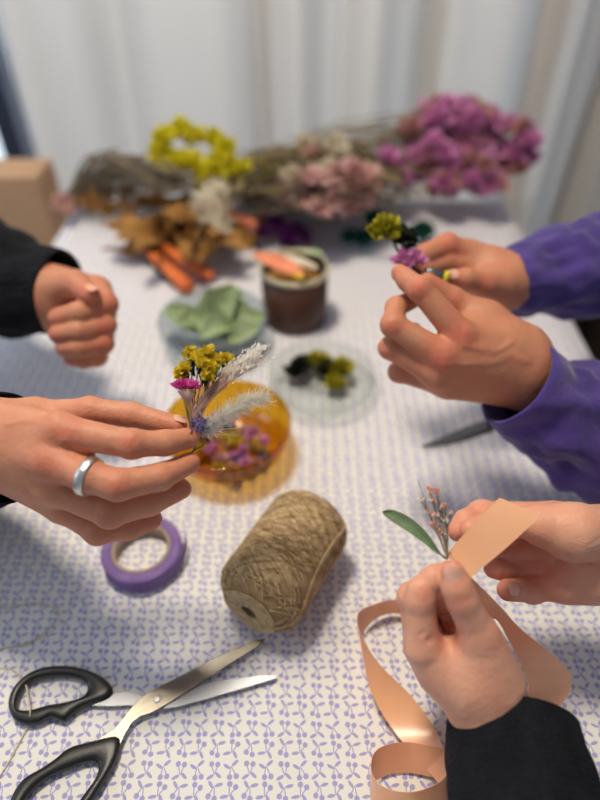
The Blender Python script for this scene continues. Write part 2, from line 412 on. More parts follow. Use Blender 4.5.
# ------------------------------------------------------------------ SDF mesher (surface nets)
def smin(a, b, k):
    h = np.clip(.5+.5*(b-a)/k, 0, 1); return b+(a-b)*h-k*h*(1-h)
def cap(P, a, b, ra, rb):
    a = np.array(a, np.float32); b = np.array(b, np.float32); ab = b-a; L2 = max(float(ab@ab), 1e-12)
    t = np.clip(((P-a)@ab)/L2, 0, 1)
    d = P-a-t[..., None]*ab
    return np.sqrt((d*d).sum(-1)) - (ra+(rb-ra)*t)
def chain_d(P, ch, k):
    d = None
    for (a, ra), (b, rb) in zip(ch[:-1], ch[1:]):
        c = cap(P, a, b, ra, rb); d = c if d is None else smin(d, c, k)
    return d
def surf_nets(F, org, h):
    S = F < 0; nx, ny, nz = F.shape
    idx = -np.ones((nx-1, ny-1, nz-1), np.int64)
    acc = np.zeros((nx-1, ny-1, nz-1, 3), np.float32); cnt = np.zeros((nx-1, ny-1, nz-1), np.float32)
    C = [(i, j, k) for i in (0, 1) for j in (0, 1) for k in (0, 1)]
    def sl(c): return tuple(slice(c[q], F.shape[q]-1+c[q]) for q in range(3))
    for c in C:
        for ax in range(3):
            if c[ax] == 0:
                e_ = list(c); e_[ax] = 1; A = F[sl(c)]; B = F[sl(e_)]
                m = (A < 0) != (B < 0); t = np.where(m, A/np.where(m, A-B, 1), 0)
                for q in range(3): acc[..., q] += m*(c[q] + (t if q == ax else 0))
                cnt += m
    act = cnt > 0; idx[act] = np.arange(act.sum())
    I = np.argwhere(act).astype(np.float32); V = (I+acc[act]/cnt[act][:, None])*h+org
    faces = []
    for ax in range(3):
        s0 = [slice(None)]*3; s1 = [slice(None)]*3; s0[ax] = slice(0, -1); s1[ax] = slice(1, None)
        A = S[tuple(s0)]; B = S[tuple(s1)]; m = A != B
        o1, o2 = [q for q in range(3) if q != ax]
        E = np.argwhere(m); ok = (E[:, o1] > 0) & (E[:, o2] > 0) & (E[:, o1] < F.shape[o1]-1) & (E[:, o2] < F.shape[o2]-1); E = E[ok]
        sgn = A[tuple(E.T)]
        def g(d1, d2):
            e2 = E.copy(); e2[:, o1] += d1; e2[:, o2] += d2; return idx[tuple(e2.T)]
        q = np.stack([g(-1, -1), g(0, -1), g(0, 0), g(-1, 0)], 1)
        flip = sgn if ax != 1 else ~sgn
        q[~flip] = q[~flip][:, ::-1]
        faces.append(q)
    return V, np.concatenate(faces)
def pr(p):  # (px,py,depth,rpx) -> (point, radius m)
    return (np.array(D(p[0], p[1], p[2])), p[3]*p[2]/FPX)
def make_hand(name, parent, material, palm, fingers, creases=(), reds=(), vox=.0014, kp=.012, kf=.0035, kj=.008):
    palm = [(pr(a), pr(b)) for a, b in palm]; fingers = [[pr(p) for p in f] for f in fingers]
    allp = [q for s in palm for q in s]+[q for f in fingers for q in f]
    lo = np.min([q[0]-q[1] for q in allp], 0)-.008; hi = np.max([q[0]+q[1] for q in allp], 0)+.008
    n = np.ceil((hi-lo)/vox).astype(int)+1
    G = np.stack(np.meshgrid(*[lo[i]+vox*np.arange(n[i]) for i in range(3)], indexing='ij'), -1).astype(np.float32)
    Pd = None
    for a, b in palm:
        c = cap(G, a[0], b[0], a[1], b[1]); Pd = c if Pd is None else smin(Pd, c, kp)
    tot = None
    for f in fingers:
        d = chain_d(G, f, kf)
        # knuckle fullness
        for (q, r) in f[1:2]:
            c = cap(G, q, q+1e-4, r*1.04, r*1.04); d = smin(d, c, .003)
        g = smin(Pd, d, kj); tot = g if tot is None else smin(tot, g, .0012)
    for cr in creases:
        pts = [np.array(D(*c)) for c in cr[0]]; wdt, amp = cr[1], cr[2]
        pts = crom(pts, 3) if len(pts) > 2 else pts
        dd = None
        for a, b in zip(pts[:-1], pts[1:]):
            c = cap(G, a, b, 0, 0); dd = c if dd is None else np.minimum(dd, c)
        tot = tot + amp*np.exp(-(dd/wdt)**2)
    V, Fc = surf_nets(tot, lo, vox)
    o0 = np.array(ORI[parent.name]); me = bpy.data.meshes.new(name)
    me.from_pydata((V-o0).tolist(), [], Fc.tolist()); me.update()
    me.polygons.foreach_set('use_smooth', [True]*len(me.polygons))
    tone = np.zeros(len(V), np.float32)
    R = [(np.array(D(*r[:3])), r[3]) for r in reds]
    for f in fingers:
        R.append((f[-1][0], f[-1][1]*1.3))
        R.append((f[1][0], f[1][1]*.9))
    for c, r in R: tone = np.maximum(tone, .6*np.exp(-(np.linalg.norm(V-c, axis=1)/r)**2))
    at = me.attributes.new('tone', 'FLOAT', 'POINT'); at.data.foreach_set('value', tone)
    me.materials.append(material)
    o = bpy.data.objects.new(name, me); COL.objects.link(o); o.parent = parent; ORI[o.name] = ORI[parent.name]
    m = o.modifiers.new('sm', 'SMOOTH'); m.factor = .5; m.iterations = 1
    return o
def nail(parent, tip, prev, toward, L, W, r, mat_=None, back=.35):
    tip = Vector(tip); prev = Vector(prev); ax = (tip-prev).normalized()
    n = Vector(toward)-tip; n = (n-ax*n.dot(ax)).normalized(); s = ax.cross(n).normalized()
    mb = MB(); nu, nv = 8, 10; vs = []
    for i in range(nu+1):
        t = i/nu
        for j in range(nv+1):
            q = j/nv*2-1; shp = (1-abs(2*t-1)**4)**.35 if 0 < t < 1 else .35
            ang = q*W/(2*r)*shp
            vs.append(tip + ax*(L*(t-.5)+back*r) + n*(r*1.03*math.cos(ang)+.0002-.0012*max(0, t-.6)**2*6) + s*(r*math.sin(ang)))
    mb.add(vs, [(i*(nv+1)+j, i*(nv+1)+j+1, (i+1)*(nv+1)+j+1, (i+1)*(nv+1)+j) for i in range(nu) for j in range(nv)])
    return mb.build('fingernail', mat_ or M['nail'], parent, thick=.0006)
def waffle(m, scale, strength):
    nt = m.node_tree; N = nt.nodes; L = nt.links; tc = N.new('ShaderNodeTexCoord'); v = N.new('ShaderNodeTexVoronoi'); v.inputs['Scale'].default_value = scale; v.inputs['Randomness'].default_value = .35
    L.new(tc.outputs['Object'], v.inputs['Vector']); b = N.new('ShaderNodeBump'); b.inputs['Strength'].default_value = strength; b.inputs['Distance'].default_value = .002
    L.new(v.outputs['Distance'], b.inputs['Height']); L.new(b.outputs[0], N['Principled BSDF'].inputs['Normal'])
def sleeve(parent, pts, material, label=None, wr=.004, flat=1.0, seed=0, cuffband=True, thick=.003, name='sleeve', tilt=None):
    P = crom([tuple(D(*p[:3]))+(p[3]*p[2]/FPX,) for p in pts], 14)
    ns = 72; vs = []; m = len(P); prev = None; L0 = 0
    rings = []
    for i, q in enumerate(P):
        c = Vector(q[:3]); t = Vector(P[min(i+1, m-1)][:3])-Vector(P[max(i-1, 0)][:3]); t.normalize()
        if tilt is not None:
            w_ = max(0, 1-i/10); t = (t*(1-w_)+Vector(tilt).normalized()*w_).normalized()
        u = Vector((0,0,1)).cross(t).normalized() if prev is None else (prev-t*prev.dot(t)).normalized()
        prev = u; v = t.cross(u)
        if i: L0 += (c-Vector(P[i-1][:3])).length
        ring = []
        for k in range(ns):
            a = 2*PI*k/ns; amp = wr*min(1, .15+L0/.05)
            nn = noise.noise(Vector((math.cos(a)*1.3+seed, math.sin(a)*1.3, L0*22+seed)))+.6*noise.noise(Vector((math.cos(a)*3+seed, math.sin(a)*3, L0*55)))
            fold = math.sin(L0*95+2.5*math.sin(a+seed)+seed)*.35
            r = q[3]+amp*(nn*1.6+fold)
            ring.append(c+u*math.cos(a)*r+v*math.sin(a)*r*flat)
        rings.append(ring)
    def inner(ring, c, k, sh): return [c+(p-c)*k+sh for p in ring]
    c0 = Vector(P[0][:3]); c3 = Vector(P[6][:3])
    r0 = [p.copy() for p in rings[0]]
    f = 1-thick/P[0][3]
    all_ = [inner(rings[8], Vector(P[8][:3]), f*.97, Vector()), inner(rings[3], c3, f, Vector()) if False else inner(rings[4], Vector(P[4][:3]), f, Vector()), inner(rings[0], c0, f, Vector())]
    d0 = (c0-Vector(P[1][:3])).normalized()
    all_ += [inner(rings[0], c0, (1+f)/2, d0*thick*.4)] + rings
    for r in all_: vs.extend(r)
    mb = MB(); n = ns
    mb.add(vs, [(i*n+k, i*n+(k+1) % n, (i+1)*n+(k+1) % n, (i+1)*n+k) for i in range(len(all_)-1) for k in range(n)])
    o = mb.build(name, material, parent)
    if label: o['label'] = label
    return o
# ------------------------------------------------------------------ people
waffle(M['black_cloth'], 260, .9)
CAMV = np.array(CAM)
pl_ = thing('person', 'person at the left in a black top holding a dried flower buttonhole, other hand closed', 'person', (-.62, .45, 0))
pr_ = thing('person', 'person at the right in a purple sweatshirt working on a flower stem with both hands', 'person', (.72, .55, 0))
pb_ = thing('person', 'person lower right in black waffle sleeve pinching a peach ribbon and leaf sprig', 'person', (.42, .0, 0))
# hand A: near left hand holding the buttonhole
A_index = [(62,431,.405,17),(132,444,.400,14),(165,443,.410,12.5),(189,438,.420,10.5)]
A_mid = [(50,462,.402,17),(88,476,.395,16.5),(118,485,.393,16),(160,477,.405,13.5),(190,463,.420,10.5)]
A_thumb = [(30,418,.442,17),(90,411,.436,13.5),(132,415,.436,12.5),(177,426,.434,10.5)]
hA = make_hand('hand', pl_, skinA,
    palm=[((-60,448,.50,36),(-14,438,.432,34)),((-14,426,.425,26),(60,430,.408,17)),((-10,440,.425,28),(48,462,.404,18)),((-8,452,.43,26),(52,488,.413,16)),
          ((-5,462,.435,22),(60,508,.428,13)),((0,428,.44,24),(34,416,.44,18)),((20,440,.425,24),(40,470,.425,24)),((50,446,.412,18),(84,456,.410,10))],
    fingers=[A_index, A_mid, [(52,488,.412,15),(110,513,.410,14.5),(150,503,.42,12.5),(181,489,.430,10.5)],
             [(62,508,.426,13),(98,531,.425,13),(130,528,.435,11.5),(152,519,.440,10)], A_thumb],
    creases=[([(126+dx_,431,.392),(129+dx_,444,.386),(127+dx_,457,.389)], .0011, .0007) for dx_ in (0, 5)]+[([(112+dx_,472,.385),(114+dx_,485,.378),(112+dx_,498,.382)], .0011, .0007) for dx_ in (0, 6)]+[
             ([(104+dx_,505,.40),(107+dx_,514,.394),(104+dx_,524,.40)], .0011, .0006) for dx_ in (0, 6)]+[([(8,424,.40),(30,420,.40),(50,428,.396)], .002, -.0007),([(5,470,.405),(22,462,.400),(40,450,.395)], .002, -.0006),
             ([(55,418,.402),(64,440,.394)], .004, -.0016), ([(72,418,.42),(100,424,.418),(140,428,.42)], .003, .0012),
             ([(124,432,.39),(128,455,.388)], .0016, .0005),([(133,431,.39),(137,455,.388)], .0016, .0005),
             ([(20,432,.405),(56,430,.398)], .0035, -.0016),([(10,446,.405),(46,461,.394)], .0035, -.0018),([(10,456,.41),(48,486,.400)], .0035, -.0016)],
    vox=.0011, reds=[(62,428,.39,.012),(44,464,.39,.012),(128,440,.388,.008),(118,484,.38,.009),(110,513,.39,.008)])
# silver ring on the middle finger
def finger_band(hand, c, ax, rmax, wd, th, material, label):
    o0 = np.array(ORI[hand.name]); n = len(hand.data.vertices); V = np.empty(n*3); hand.data.vertices.foreach_get('co', V); V = V.reshape(-1, 3)+o0
    ax = np.array(ax.normalized()); c = np.array(c); u = np.array(Vector(ax).orthogonal().normalized()); v = np.cross(ax, u)
    d = V-c; t = d@ax; x = d@u; y = d@v; r = np.hypot(x, y); K = 48
    m = (np.abs(t) < .0012) & (r < rmax)
    x0, y0 = (x[m].min()+x[m].max())/2, (y[m].min()+y[m].max())/2
    a = np.arctan2(y-y0, x-x0); r = np.hypot(x-x0, y-y0); rad = []
    for k in range(K):
        da = np.abs(np.angle(np.exp(1j*(a-2*PI*k/K)))) < .16; q = r[m & da]; rad.append(np.median(q) if len(q) else np.median(r[m]))
    rad = np.array(rad); med = np.median(rad); rad = np.clip(rad, med*.9, med*1.08)
    for _ in range(4): rad = (np.roll(rad, 1)+rad+np.roll(rad, -1))/3
    prof = [(-.0006,-wd/2),(th*.6,-wd/2),(th,-wd/2+.0007),(th*1.1,0),(th,wd/2-.0007),(th*.6,wd/2),(-.0006,wd/2)]
    vs = []
    for k in range(K):
        aa = 2*PI*k/K
        for dr, z in prof: vs.append(Vector(c+u*(x0+(rad[k]+dr)*math.cos(aa))+v*(y0+(rad[k]+dr)*math.sin(aa))+ax*z))
    np_ = len(prof); mb = MB(); mb.add(vs, [(k*np_+q, k*np_+(q+1) % np_, ((k+1) % K)*np_+(q+1) % np_, ((k+1) % K)*np_+q) for k in range(K) for q in range(np_)])
    o = mb.build('finger_ring', material, hand); o['label'] = label; return o
finger_band(hA, D(89,476.5,.3952), D(118,485,.393)-D(62,464,.400), .0145, .0062, .0013, M['silver'], 'plain silver ring on the middle finger')
nail(hA, D(177,426,.434), D(132,415,.436), D(176,380,.42), .011, .010, 10.5*.436/600, M['nail_matte'])
sleeve(pl_, [(2,448,.448,57),(-50,455,.50,62),(-140,468,.58,76)], M['black_cloth'], seed=2.2)
# hand F: far left hand, loosely closed
F_thumb = [(52,287,.63,17),(75,284,.61,13.5),(90,295,.598,10.5)]
hF = make_hand('hand', pl_, skinD,
    palm=[((10,284,.685,27),(44,292,.652,25)),((42,285,.64,22),(94,291,.645,15)),((45,295,.645,24),(98,312,.655,16)),((48,300,.65,22),(98,332,.66,15)),
          ((52,308,.65,20),(92,348,.66,14)),((60,300,.64,22),(80,325,.655,22)),((44,290,.64,22),(58,286,.63,17))],
    fingers=[[(98,291,.645,14),(106,304,.618,11.5),(78,313,.600,11),(58,318,.605,10)],
             [(102,312,.65,14),(104,325,.618,11.5),(78,331,.600,10.5),(58,334,.605,9.5)],
             [(100,330,.655,13),(102,343,.62,11.2),(80,347,.605,10.3),(65,348,.610,9.5)],
             [(94,346,.66,12.5),(97,356,.63,10),(84,359,.618,9.5),(72,358,.62,8.5)], F_thumb],
    reds=[(106,300,.61,.012),(104,325,.61,.01),(102,343,.61,.01)], vox=.0019)
nail(hF, D(90,295,.598), D(75,284,.61), D(95,280,.58), .012, .011, 10.5*.598/600, M['nail_matte'])
sleeve(pl_, [(60,293,.655,42),(26,286,.664,47),(-14,274,.69,56),(-80,260,.73,62)], M['black_cloth'], seed=7.7, wr=.006)

# hand D: near hand of the purple sweatshirt person
hD = make_hand('hand', pr_, skinD,
    palm=[((600,440,.57,36),(528,374,.535,30)),((520,358,.53,26),(462,337,.508,16)),((518,365,.53,26),(443,357,.508,16)),((515,375,.535,25),(438,375,.518,14)),
          ((512,384,.54,22),(448,385,.53,13)),((500,352,.53,28),(462,355,.525,24)),((522,348,.54,24),(484,322,.545,18)),((486,322,.545,18),(462,335,.53,16))],
    fingers=[[(460,335,.505,15),(420,289,.500,12),(408,281,.51,10.3),(400,273,.520,9)],
             [(442,355,.505,15),(393,325,.505,11.8),(396,307,.518,10.3),(412,300,.53,9)],
             [(436,374,.515,13.5),(390,348,.52,10.8),(398,334,.535,9.5),(414,331,.54,8.5)],
             [(446,384,.53,12.5),(399,372,.535,10),(408,357,.55,8.7),(421,353,.555,8)],
             [(486,320,.545,17),(452,300,.545,12.5),(427,283,.54,10.5)]],
    creases=[([(462,346,.49),(500,352,.50),(528,362,.50)], .003, -.0010),([(445,366,.495),(490,362,.50),(505,358,.50)], .003, -.0010),([(466,330,.495),(498,336,.505)], .003, -.0008),
             ([(474,362,.49),(500,350,.495),(512,342,.50)], .002, -.0012)],
    reds=[(459,334,.492,.014),(440,356,.492,.015),(419,288,.49,.009),(391,325,.49,.008)], vox=.0016)
sleeve(pr_, [(516,382,.532,48),(558,410,.545,52),(615,440,.56,68),(690,478,.58,84),(760,510,.6,90)], M['purple_cloth'], seed=3.1, wr=.007)
# hand E: far hand holding the tool
E_thumb = [(500,284,.60,17),(485,284,.59,13),(466,279,.58,11),(453,279,.578,9.5)]
hE = make_hand('hand', pr_, skinD,
    palm=[((560,276,.645,22),(508,281,.62,24)),((506,274,.62,20),(470,256,.622,14)),((506,280,.62,22),(474,268,.625,14)),((506,288,.62,20),(478,284,.632,13)),((504,284,.61,20),(490,284,.60,16)),((490,268,.62,18),(475,272,.622,16))],
    fingers=[[(470,255,.62,14),(447,246,.61,12),(426,254,.600,10.5),(411,262,.59,9)],
             [(474,265,.62,14),(445,262,.612,11),(424,269,.60,9.5),(413,274,.588,8.5)],
             [(478,276,.625,13),(442,280,.62,10),(422,284,.61,9)],
             [(480,286,.63,12),(446,292,.63,9),(428,291,.62,8)], E_thumb],
    reds=[(447,244,.60,.012),(485,284,.58,.01)], vox=.002)
nail(hE, D(453,279,.578), D(466,279,.58), D(453,262,.55), .011, .010, 9.5*.578/600)
sleeve(pr_, [(502,281,.622,29),(548,275,.64,42),(612,262,.66,54),(700,246,.69,66)], M['purple_cloth'], seed=9.4, wr=.006)
# lap in blue jeans
mb = MB()
for y0, dz in ((.44, 0), (.66, -.02)):
    pts = crom([(.50, y0+.02, .50), (.54, y0, .54+dz), (.68, y0-.02, .55+dz), (.86, y0, .55)], 8)
    mb.tube(pts, [.055+.02*i/len(pts) for i in range(len(pts))], 20)
    mb.tube([(.475, y0+.02, .50), (.47, y0+.03, .3), (.50, y0+.03, .06)], [.06, .05, .045], 16)
jn = mb.build('trousers', M['jeans'], pr_); jn['label'] = 'blue jeans in the lap below the table edge'

# hand B: near right-bottom hand, thumb on top
B_thumb = [(496,682,.398,26),(478,634,.388,18.5),(462,600,.381,15.5),(457,587,.380,15),(453,573,.380,12.3)]
hB = make_hand('hand', pb_, skinB,
    palm=[((528,850,.352,46),(495,720,.408,37)),((488,706,.402,30),(480,644,.392,20)),((482,704,.405,30),(424,648,.398,18)),((490,706,.412,30),(424,650,.42,18)),
          ((495,708,.42,28),(430,655,.44,16)),((498,710,.425,26),(440,664,.452,14)),((470,680,.40,32),(446,668,.405,26)),((492,680,.400,28),(482,655,.395,22))],
    fingers=[[(423,646,.397,18),(420,600,.392,14),(421,591,.392,13.6),(434,578,.392,12),(447,571,.393,10)],
             [(421,642,.42,17),(412,597,.416,13.5),(434,588,.420,12),(446,604,.416,10.5)],
             [(426,650,.44,15),(424,608,.442,12.5),(446,600,.438,11.5),(452,620,.428,10.5)],
             [(436,660,.452,13.5),(430,616,.46,11),(446,610,.452,10),(452,628,.44,10)], B_thumb],
    creases=[([(448,599,.372),(458,596,.366),(470,599,.37)], .0011, .0011),([(449,592,.37),(459,590,.366),(468,592,.37)], .0009, .0006),
             ([(418,622,.382),(424,614,.378),(434,610,.383)], .0012, .0010),([(421,634,.385),(431,630,.380),(442,625,.386)], .0013, .0013),
             ([(430,640,.385),(446,640,.378),(456,634,.382)], .0022, .0014), ([(420,590,.383),(428,586,.380),(434,592,.385)], .001, .0005)],
    kj=.0065, reds=[(446,636,.385,.010),(424,592,.38,.007),(458,600,.375,.007)], vox=.0011)
nail(hB, D(453,573,.380), D(459,595,.380), D(447,580,.30), .0125, .0118, 12.3*.380/600, back=.15)
sleeve(pb_, [(512,722,.412,62),(516,762,.394,68),(525,820,.368,76),(534,920,.342,88)], M['black_cloth'], seed=5.5, wr=.003, tilt=None)
# hand C: far right-bottom hand, palm up, behind the ribbon
C_thumb = [(575,532,.43,24),(540,525,.434,18),(500,518,.438,13),(470,530,.432,10.5)]
hC = make_hand('hand', pb_, skinB,
    palm=[((720,560,.455,40),(625,553,.442,38)),((615,533,.44,25),(572,532,.432,26)),((612,535,.446,24),(556,522,.458,17)),((612,548,.452,25),(558,546,.466,16)),
          ((612,562,.452,25),(560,568,.466,15)),((612,574,.447,25),(570,582,.455,17)),((572,532,.432,24),(545,525,.434,18)),((600,578,.446,23),(565,583,.453,17))],
    fingers=[[(556,519,.458,17),(482,515,.455,14),(466,522,.448,12),(458,531,.440,10.5)],
             [(556,546,.464,15),(500,553,.470,13),(482,549,.458,11.5),(471,546,.447,10)],
             [(560,568,.465,15),(514,572,.470,12.5),(494,568,.455,10.5)],
             [(568,583,.456,14),(532,590,.458,12.5),(508,590,.444,11)], C_thumb],
    creases=[([(512,549,.435),(540,548,.43),(570,556,.43),(600,561,.435)], .0022, .0022),([(528,556,.44),(538,575,.44),(542,597,.44)], .0013, .0014),
             ([(540,512,.415),(552,520,.41),(545,534,.415)], .0014, .0008),([(590,545,.41),(600,538,.412),(606,530,.415)], .001, .0007)],
    reds=[(508,590,.43,.012),(535,575,.45,.02),(520,548,.45,.016),(482,512,.44,.010),(460,528,.43,.01)], vox=.0012)
nail(hC, D(508,590,.444), D(532,590,.458), D(506,584,.38), .009, .0095, 11*.444/600)
sleeve(pb_, [(670,556,.449,48),(730,560,.46,54),(800,566,.48,60)], M['black_cloth'], seed=1.5, wr=.003)

# ------------------------------------------------------------------ scissors
def on(px, py, h): return T(px, py, h)
def ring_handle(outer, inner, h, parent):
    n = 72
    def res(P):
        Q = crom([(x, y) for x, y in P], 24, True); Q = np.array(Q); d = np.r_[0, np.cumsum(np.linalg.norm(np.diff(np.vstack([Q, Q[:1]]), axis=0), axis=1))]
        t = np.linspace(0, d[-1], n, endpoint=False); Q = np.vstack([Q, Q[:1]])
        return np.stack([np.interp(t, d, Q[:, 0]), np.interp(t, d, Q[:, 1])], 1)
    O = res(outer); I_ = res(inner)
    # align inner to outer by angle about the inner centroid
    c = I_.mean(0); ang = lambda P: np.unwrap(np.arctan2(P[:, 1]-c[1], P[:, 0]-c[0]))
    ao = ang(O); ai = np.arctan2(I_[:, 1]-c[1], I_[:, 0]-c[0])
    J = [I_[np.argmin(np.abs(np.angle(np.exp(1j*(ai-a)))))] for a in ao]
    J = np.array(J); J = (np.roll(J, 1, 0)+J+np.roll(J, -1, 0))/3
    hh = .0045; mb = MB(); vs = []; nc = 16
    for k in range(n):
        o = on(O[k][0], O[k][1], h); i_ = on(J[k][0], J[k][1], h); mid = (o+i_)/2; hw = (o-i_)/2
        for q in range(nc):
            a = 2*PI*q/nc; ca, sa = math.cos(a), math.sin(a)
            sx = math.copysign(abs(ca)**.7, ca); sz = math.copysign(abs(sa)**.7, sa)
            vs.append(mid+hw*sx+Vector((0, 0, hh*sz)))
    mb.add(vs, [(k*nc+q, k*nc+(q+1) % nc, ((k+1) % n)*nc+(q+1) % nc, ((k+1) % n)*nc+q) for k in range(n) for q in range(nc)])
    return mb.build('handle', M['black_plastic'], parent)
sc_ = thing('scissors', 'open steel scissors with black plastic handles lying on the cherry print cloth', 'scissors', tuple(T(156, 699, 0)))
ring_handle([(9,703),(15,688),(30,674),(52,667),(78,668),(100,676),(111,685),(113,692),(108,698),(95,703),(82,708),(72,715),(66,721),(60,721),(50,718),(38,724),(24,725),(13,718)],
            [(17,706),(22,690),(33,681),(50,677),(70,677),(85,682),(88,690),(82,698),(66,703),(48,706),(31,711),(20,711)], .006, sc_)
ring_handle([(121,744),(118,737),(108,738),(92,742),(76,746),(69,749),(64,752),(58,758),(42,769),(24,780),(13,796),(7,816),(6,834),(12,848),(28,852),(48,846),(66,834),(84,814),(104,783),(116,762)],
            [(99,767),(94,762),(84,763),(66,770),(50,777),(34,789),(22,806),(17,826),(22,838),(36,838),(52,831),(68,818),(84,796),(96,779)], .006, sc_)
def blade(outline, h, parent, mt, th=.0014):
    n = len(outline); lo = [on(x, y, h)-Vector((0,0,th/2)) for x, y in outline]; hi = [p+Vector((0,0,th)) for p in lo]
    mb = MB(); mb.add(lo+hi, [tuple(range(n-1, -1, -1)), tuple(range(n, 2*n))]+[(i, (i+1) % n, (i+1) % n+n, i+n) for i in range(n)])
    return mb.build('blade', mt, parent, False, bevel=.0004)
blade([(90,700),(112,694),(126,691),(143,696),(160,694),(185,688),(220,681),(262,675),(277,675),(276,679),(240,690),(205,700),(175,708),(150,710),(138,706),(122,706),(110,707),(92,706)], .0046, sc_, M['white_metal'])
blade([(76,748),(94,741),(112,731),(122,720),(135,703),(148,693),(165,684),(200,666),(235,649),(258,640),(265,639),(263,643),(245,655),(218,672),(190,690),(168,704),(152,713),(140,717),(132,723),(126,733),(120,746),(108,756),(96,750)], .0064, sc_, M['steel'])
mb = MB(); pv = on(157,699,.0072); mb.lathe([(0,.0006),(.002,.0005),(.0032,.0001),(.0034,-.0004)], pv, 24); sw = mb.build('screw', M['silver'], sc_)

# ------------------------------------------------------------------ jute spool
R_ = .0395
e1 = T(250,610,R_); e2 = T(317,512,R_)
axj = (e2-e1); axj.z = 0; Lj = axj.length; axj.normalize(); sj = Vector((-axj.y, axj.x, 0))
js = thing('twine_spool', 'large spool of natural brown jute twine lying on its side on the cloth', 'twine', (tuple(((e1+e2)/2)-Vector((0,0,R_)))))
def jrad(t):   # t along 0..1
    e = min(t, 1-t)*Lj; k = max(0, 1-e/.020)
    return R_ - .013*k**2.2
def jp(t, a, dr=0):
    r = jrad(t)+dr; c = e1+axj*(Lj*t); c.z = TZ+R_; return c+(sj*math.cos(a)+Vector((0,0,1))*math.sin(a))*r
mb = MB(); prof = [(.0075, Lj*.25), (.0075, .001), (.011, -.001), (.018, -.0015), (.0245, -.0005)]
prof = [(jrad(0)*f, z) for f, z in ()]+prof
prof += [(jrad(i/30), Lj*i/30) for i in range(0, 31)]+[(.018, Lj+.001), (.0075, Lj), (.0075, Lj*.75)]
rotj = Matrix((sj, Vector((0,0,1)).cross(Vector((0,0,0))) if False else Vector((0,0,1)), axj)).transposed()
mb.lathe(prof, Vector((e1.x, e1.y, TZ+R_)), 64, rotj); mb.build('twine_body', M['jute_dark'], js)
mb = MB(); 
for q in range(230):       # criss-cross windings
    a0 = random.uniform(0, 2*PI); tw = random.choice((-1, 1))*random.uniform(1.2, 2.6); t0 = random.uniform(0, .25); t1 = random.uniform(.7, 1.0)
    n = 46; pts = []
    for i in range(n):
        s_ = i/(n-1); t = t0+(t1-t0)*s_; pts.append(jp(t, a0+tw*s_*2.2, .0002+random.uniform(-.00008, .0001)))
    mb.tube(pts, random.uniform(.0005, .00085), 5)
for q in range(46):        # near-parallel turns
    t0 = random.uniform(.06, .94); a0 = random.uniform(0, 2*PI); sl = random.uniform(-.10, .10)
    pts = [jp(min(.985, max(.015, t0+sl*math.sin(2*PI*i/60+a0))), 2*PI*i/60+a0, .0006) for i in range(61)]
    mb.tube(pts, random.uniform(.00045, .0006), 5)
for q in range(34):        # end face turns
    r = .0085+.0005*q; pts = []
    c = Vector((e1.x, e1.y, TZ+R_))
    for i in range(40):
        a = 2*PI*i/40; rr_ = r+.0015*math.sin(a*2+q*2.4)
        z_ = -.0018+max(0, rr_-.022)**2*22
        pts.append(c+axj*z_+(sj*math.cos(a)+Vector((0,0,1))*math.sin(a))*min(rr_, .0268))
    mb.tube(pts, .0007, 5, closed=True)
mb.build('windings', M['jute'], js)
mb = MB()
for q in range(110):
    a0 = random.uniform(0, 2*PI); tw = random.choice((-1, 1))*random.uniform(.8, 2.2); t0 = random.uniform(0, .4); t1 = random.uniform(.6, 1.0)
    mb.tube([jp(t0+(t1-t0)*i/40, a0+tw*i/40*2.2, .0006) for i in range(41)], random.uniform(.0004, .0006), 5)
mb.build('darker_windings', M['jute_shade'], js)
mb = MB()
for k in range(5):         # the thick lengthways strand over the right side
    off = PI-.30-k*.02
    pts = [jp(.985-.97*s/30, off+.5*(s/30)**3-.2*math.sin(PI*s/30), .0011+.0006*math.sin(PI*s/30)) for s in range(31)]
    c = Vector((e1.x, e1.y, TZ+R_)); 
    pts += [c-axj*.0022+(sj*math.cos(PI+.2+s*.2)+Vector((0,0,1))*math.sin(PI+.2+s*.2))*(.0262-.0006*k) for s in range(0, 9)]
    mb.tube(pts, .0008, 6)
o = mb.build('loose_strand', M['jute'], js)
mb = MB()
for q in range(420):      # fuzz
    t = random.uniform(.02, .98); a = random.uniform(-.6, 3.6); p0 = jp(t, a, .0004); d = (p0-jp(t, a, -.01)).normalized()*.5+rdir()*.9
    mb.tube([p0, p0+d*.0025, p0+d*.0045+rdir()*.0012], .00007, 3, cap=False)
mb.build('fuzz', M['jute'], js)

# ------------------------------------------------------------------ tape rolls
tc_ = T(143,553,.009)
tp = thing('tape_roll', 'roll of lilac paper tape lying flat behind the scissors', 'tape', (tc_.x, tc_.y, TZ))
def ring_prof(ri, ro, h): return [(ri, 0), (ro-.001, 0), (ro, .001), (ro, h-.001), (ro-.001, h), (ri, h)]
mb = MB(); mb.lathe(ring_prof(.0285, .0385, .019), (tc_.x, tc_.y, TZ+.0002), 72, None, True); mb.build('tape', M['lilac'], tp)
mb = MB(); mb.lathe(ring_prof(.0255, .0285, .0195), (tc_.x, tc_.y, TZ+.0002), 72, None, True); cc = mb.build('core', M['core'], tp); cc['label'] = 'grey brown card core'
mb = MB(); A_ = []; B_ = []
for i in range(26):
    s_ = i/25; a = -1.9+1.9*s_+.35; r = .0386+.010*max(0, s_-.45)**1.3
    A_.append(Vector((tc_.x+r*math.cos(a), tc_.y+r*math.sin(a), TZ+.001+.004*s_))); B_.append(A_[-1]+Vector((0,0,.018)))
mb.strip(A_, B_); mb.build('loose_end', M['lilac'], tp, thick=.0005)

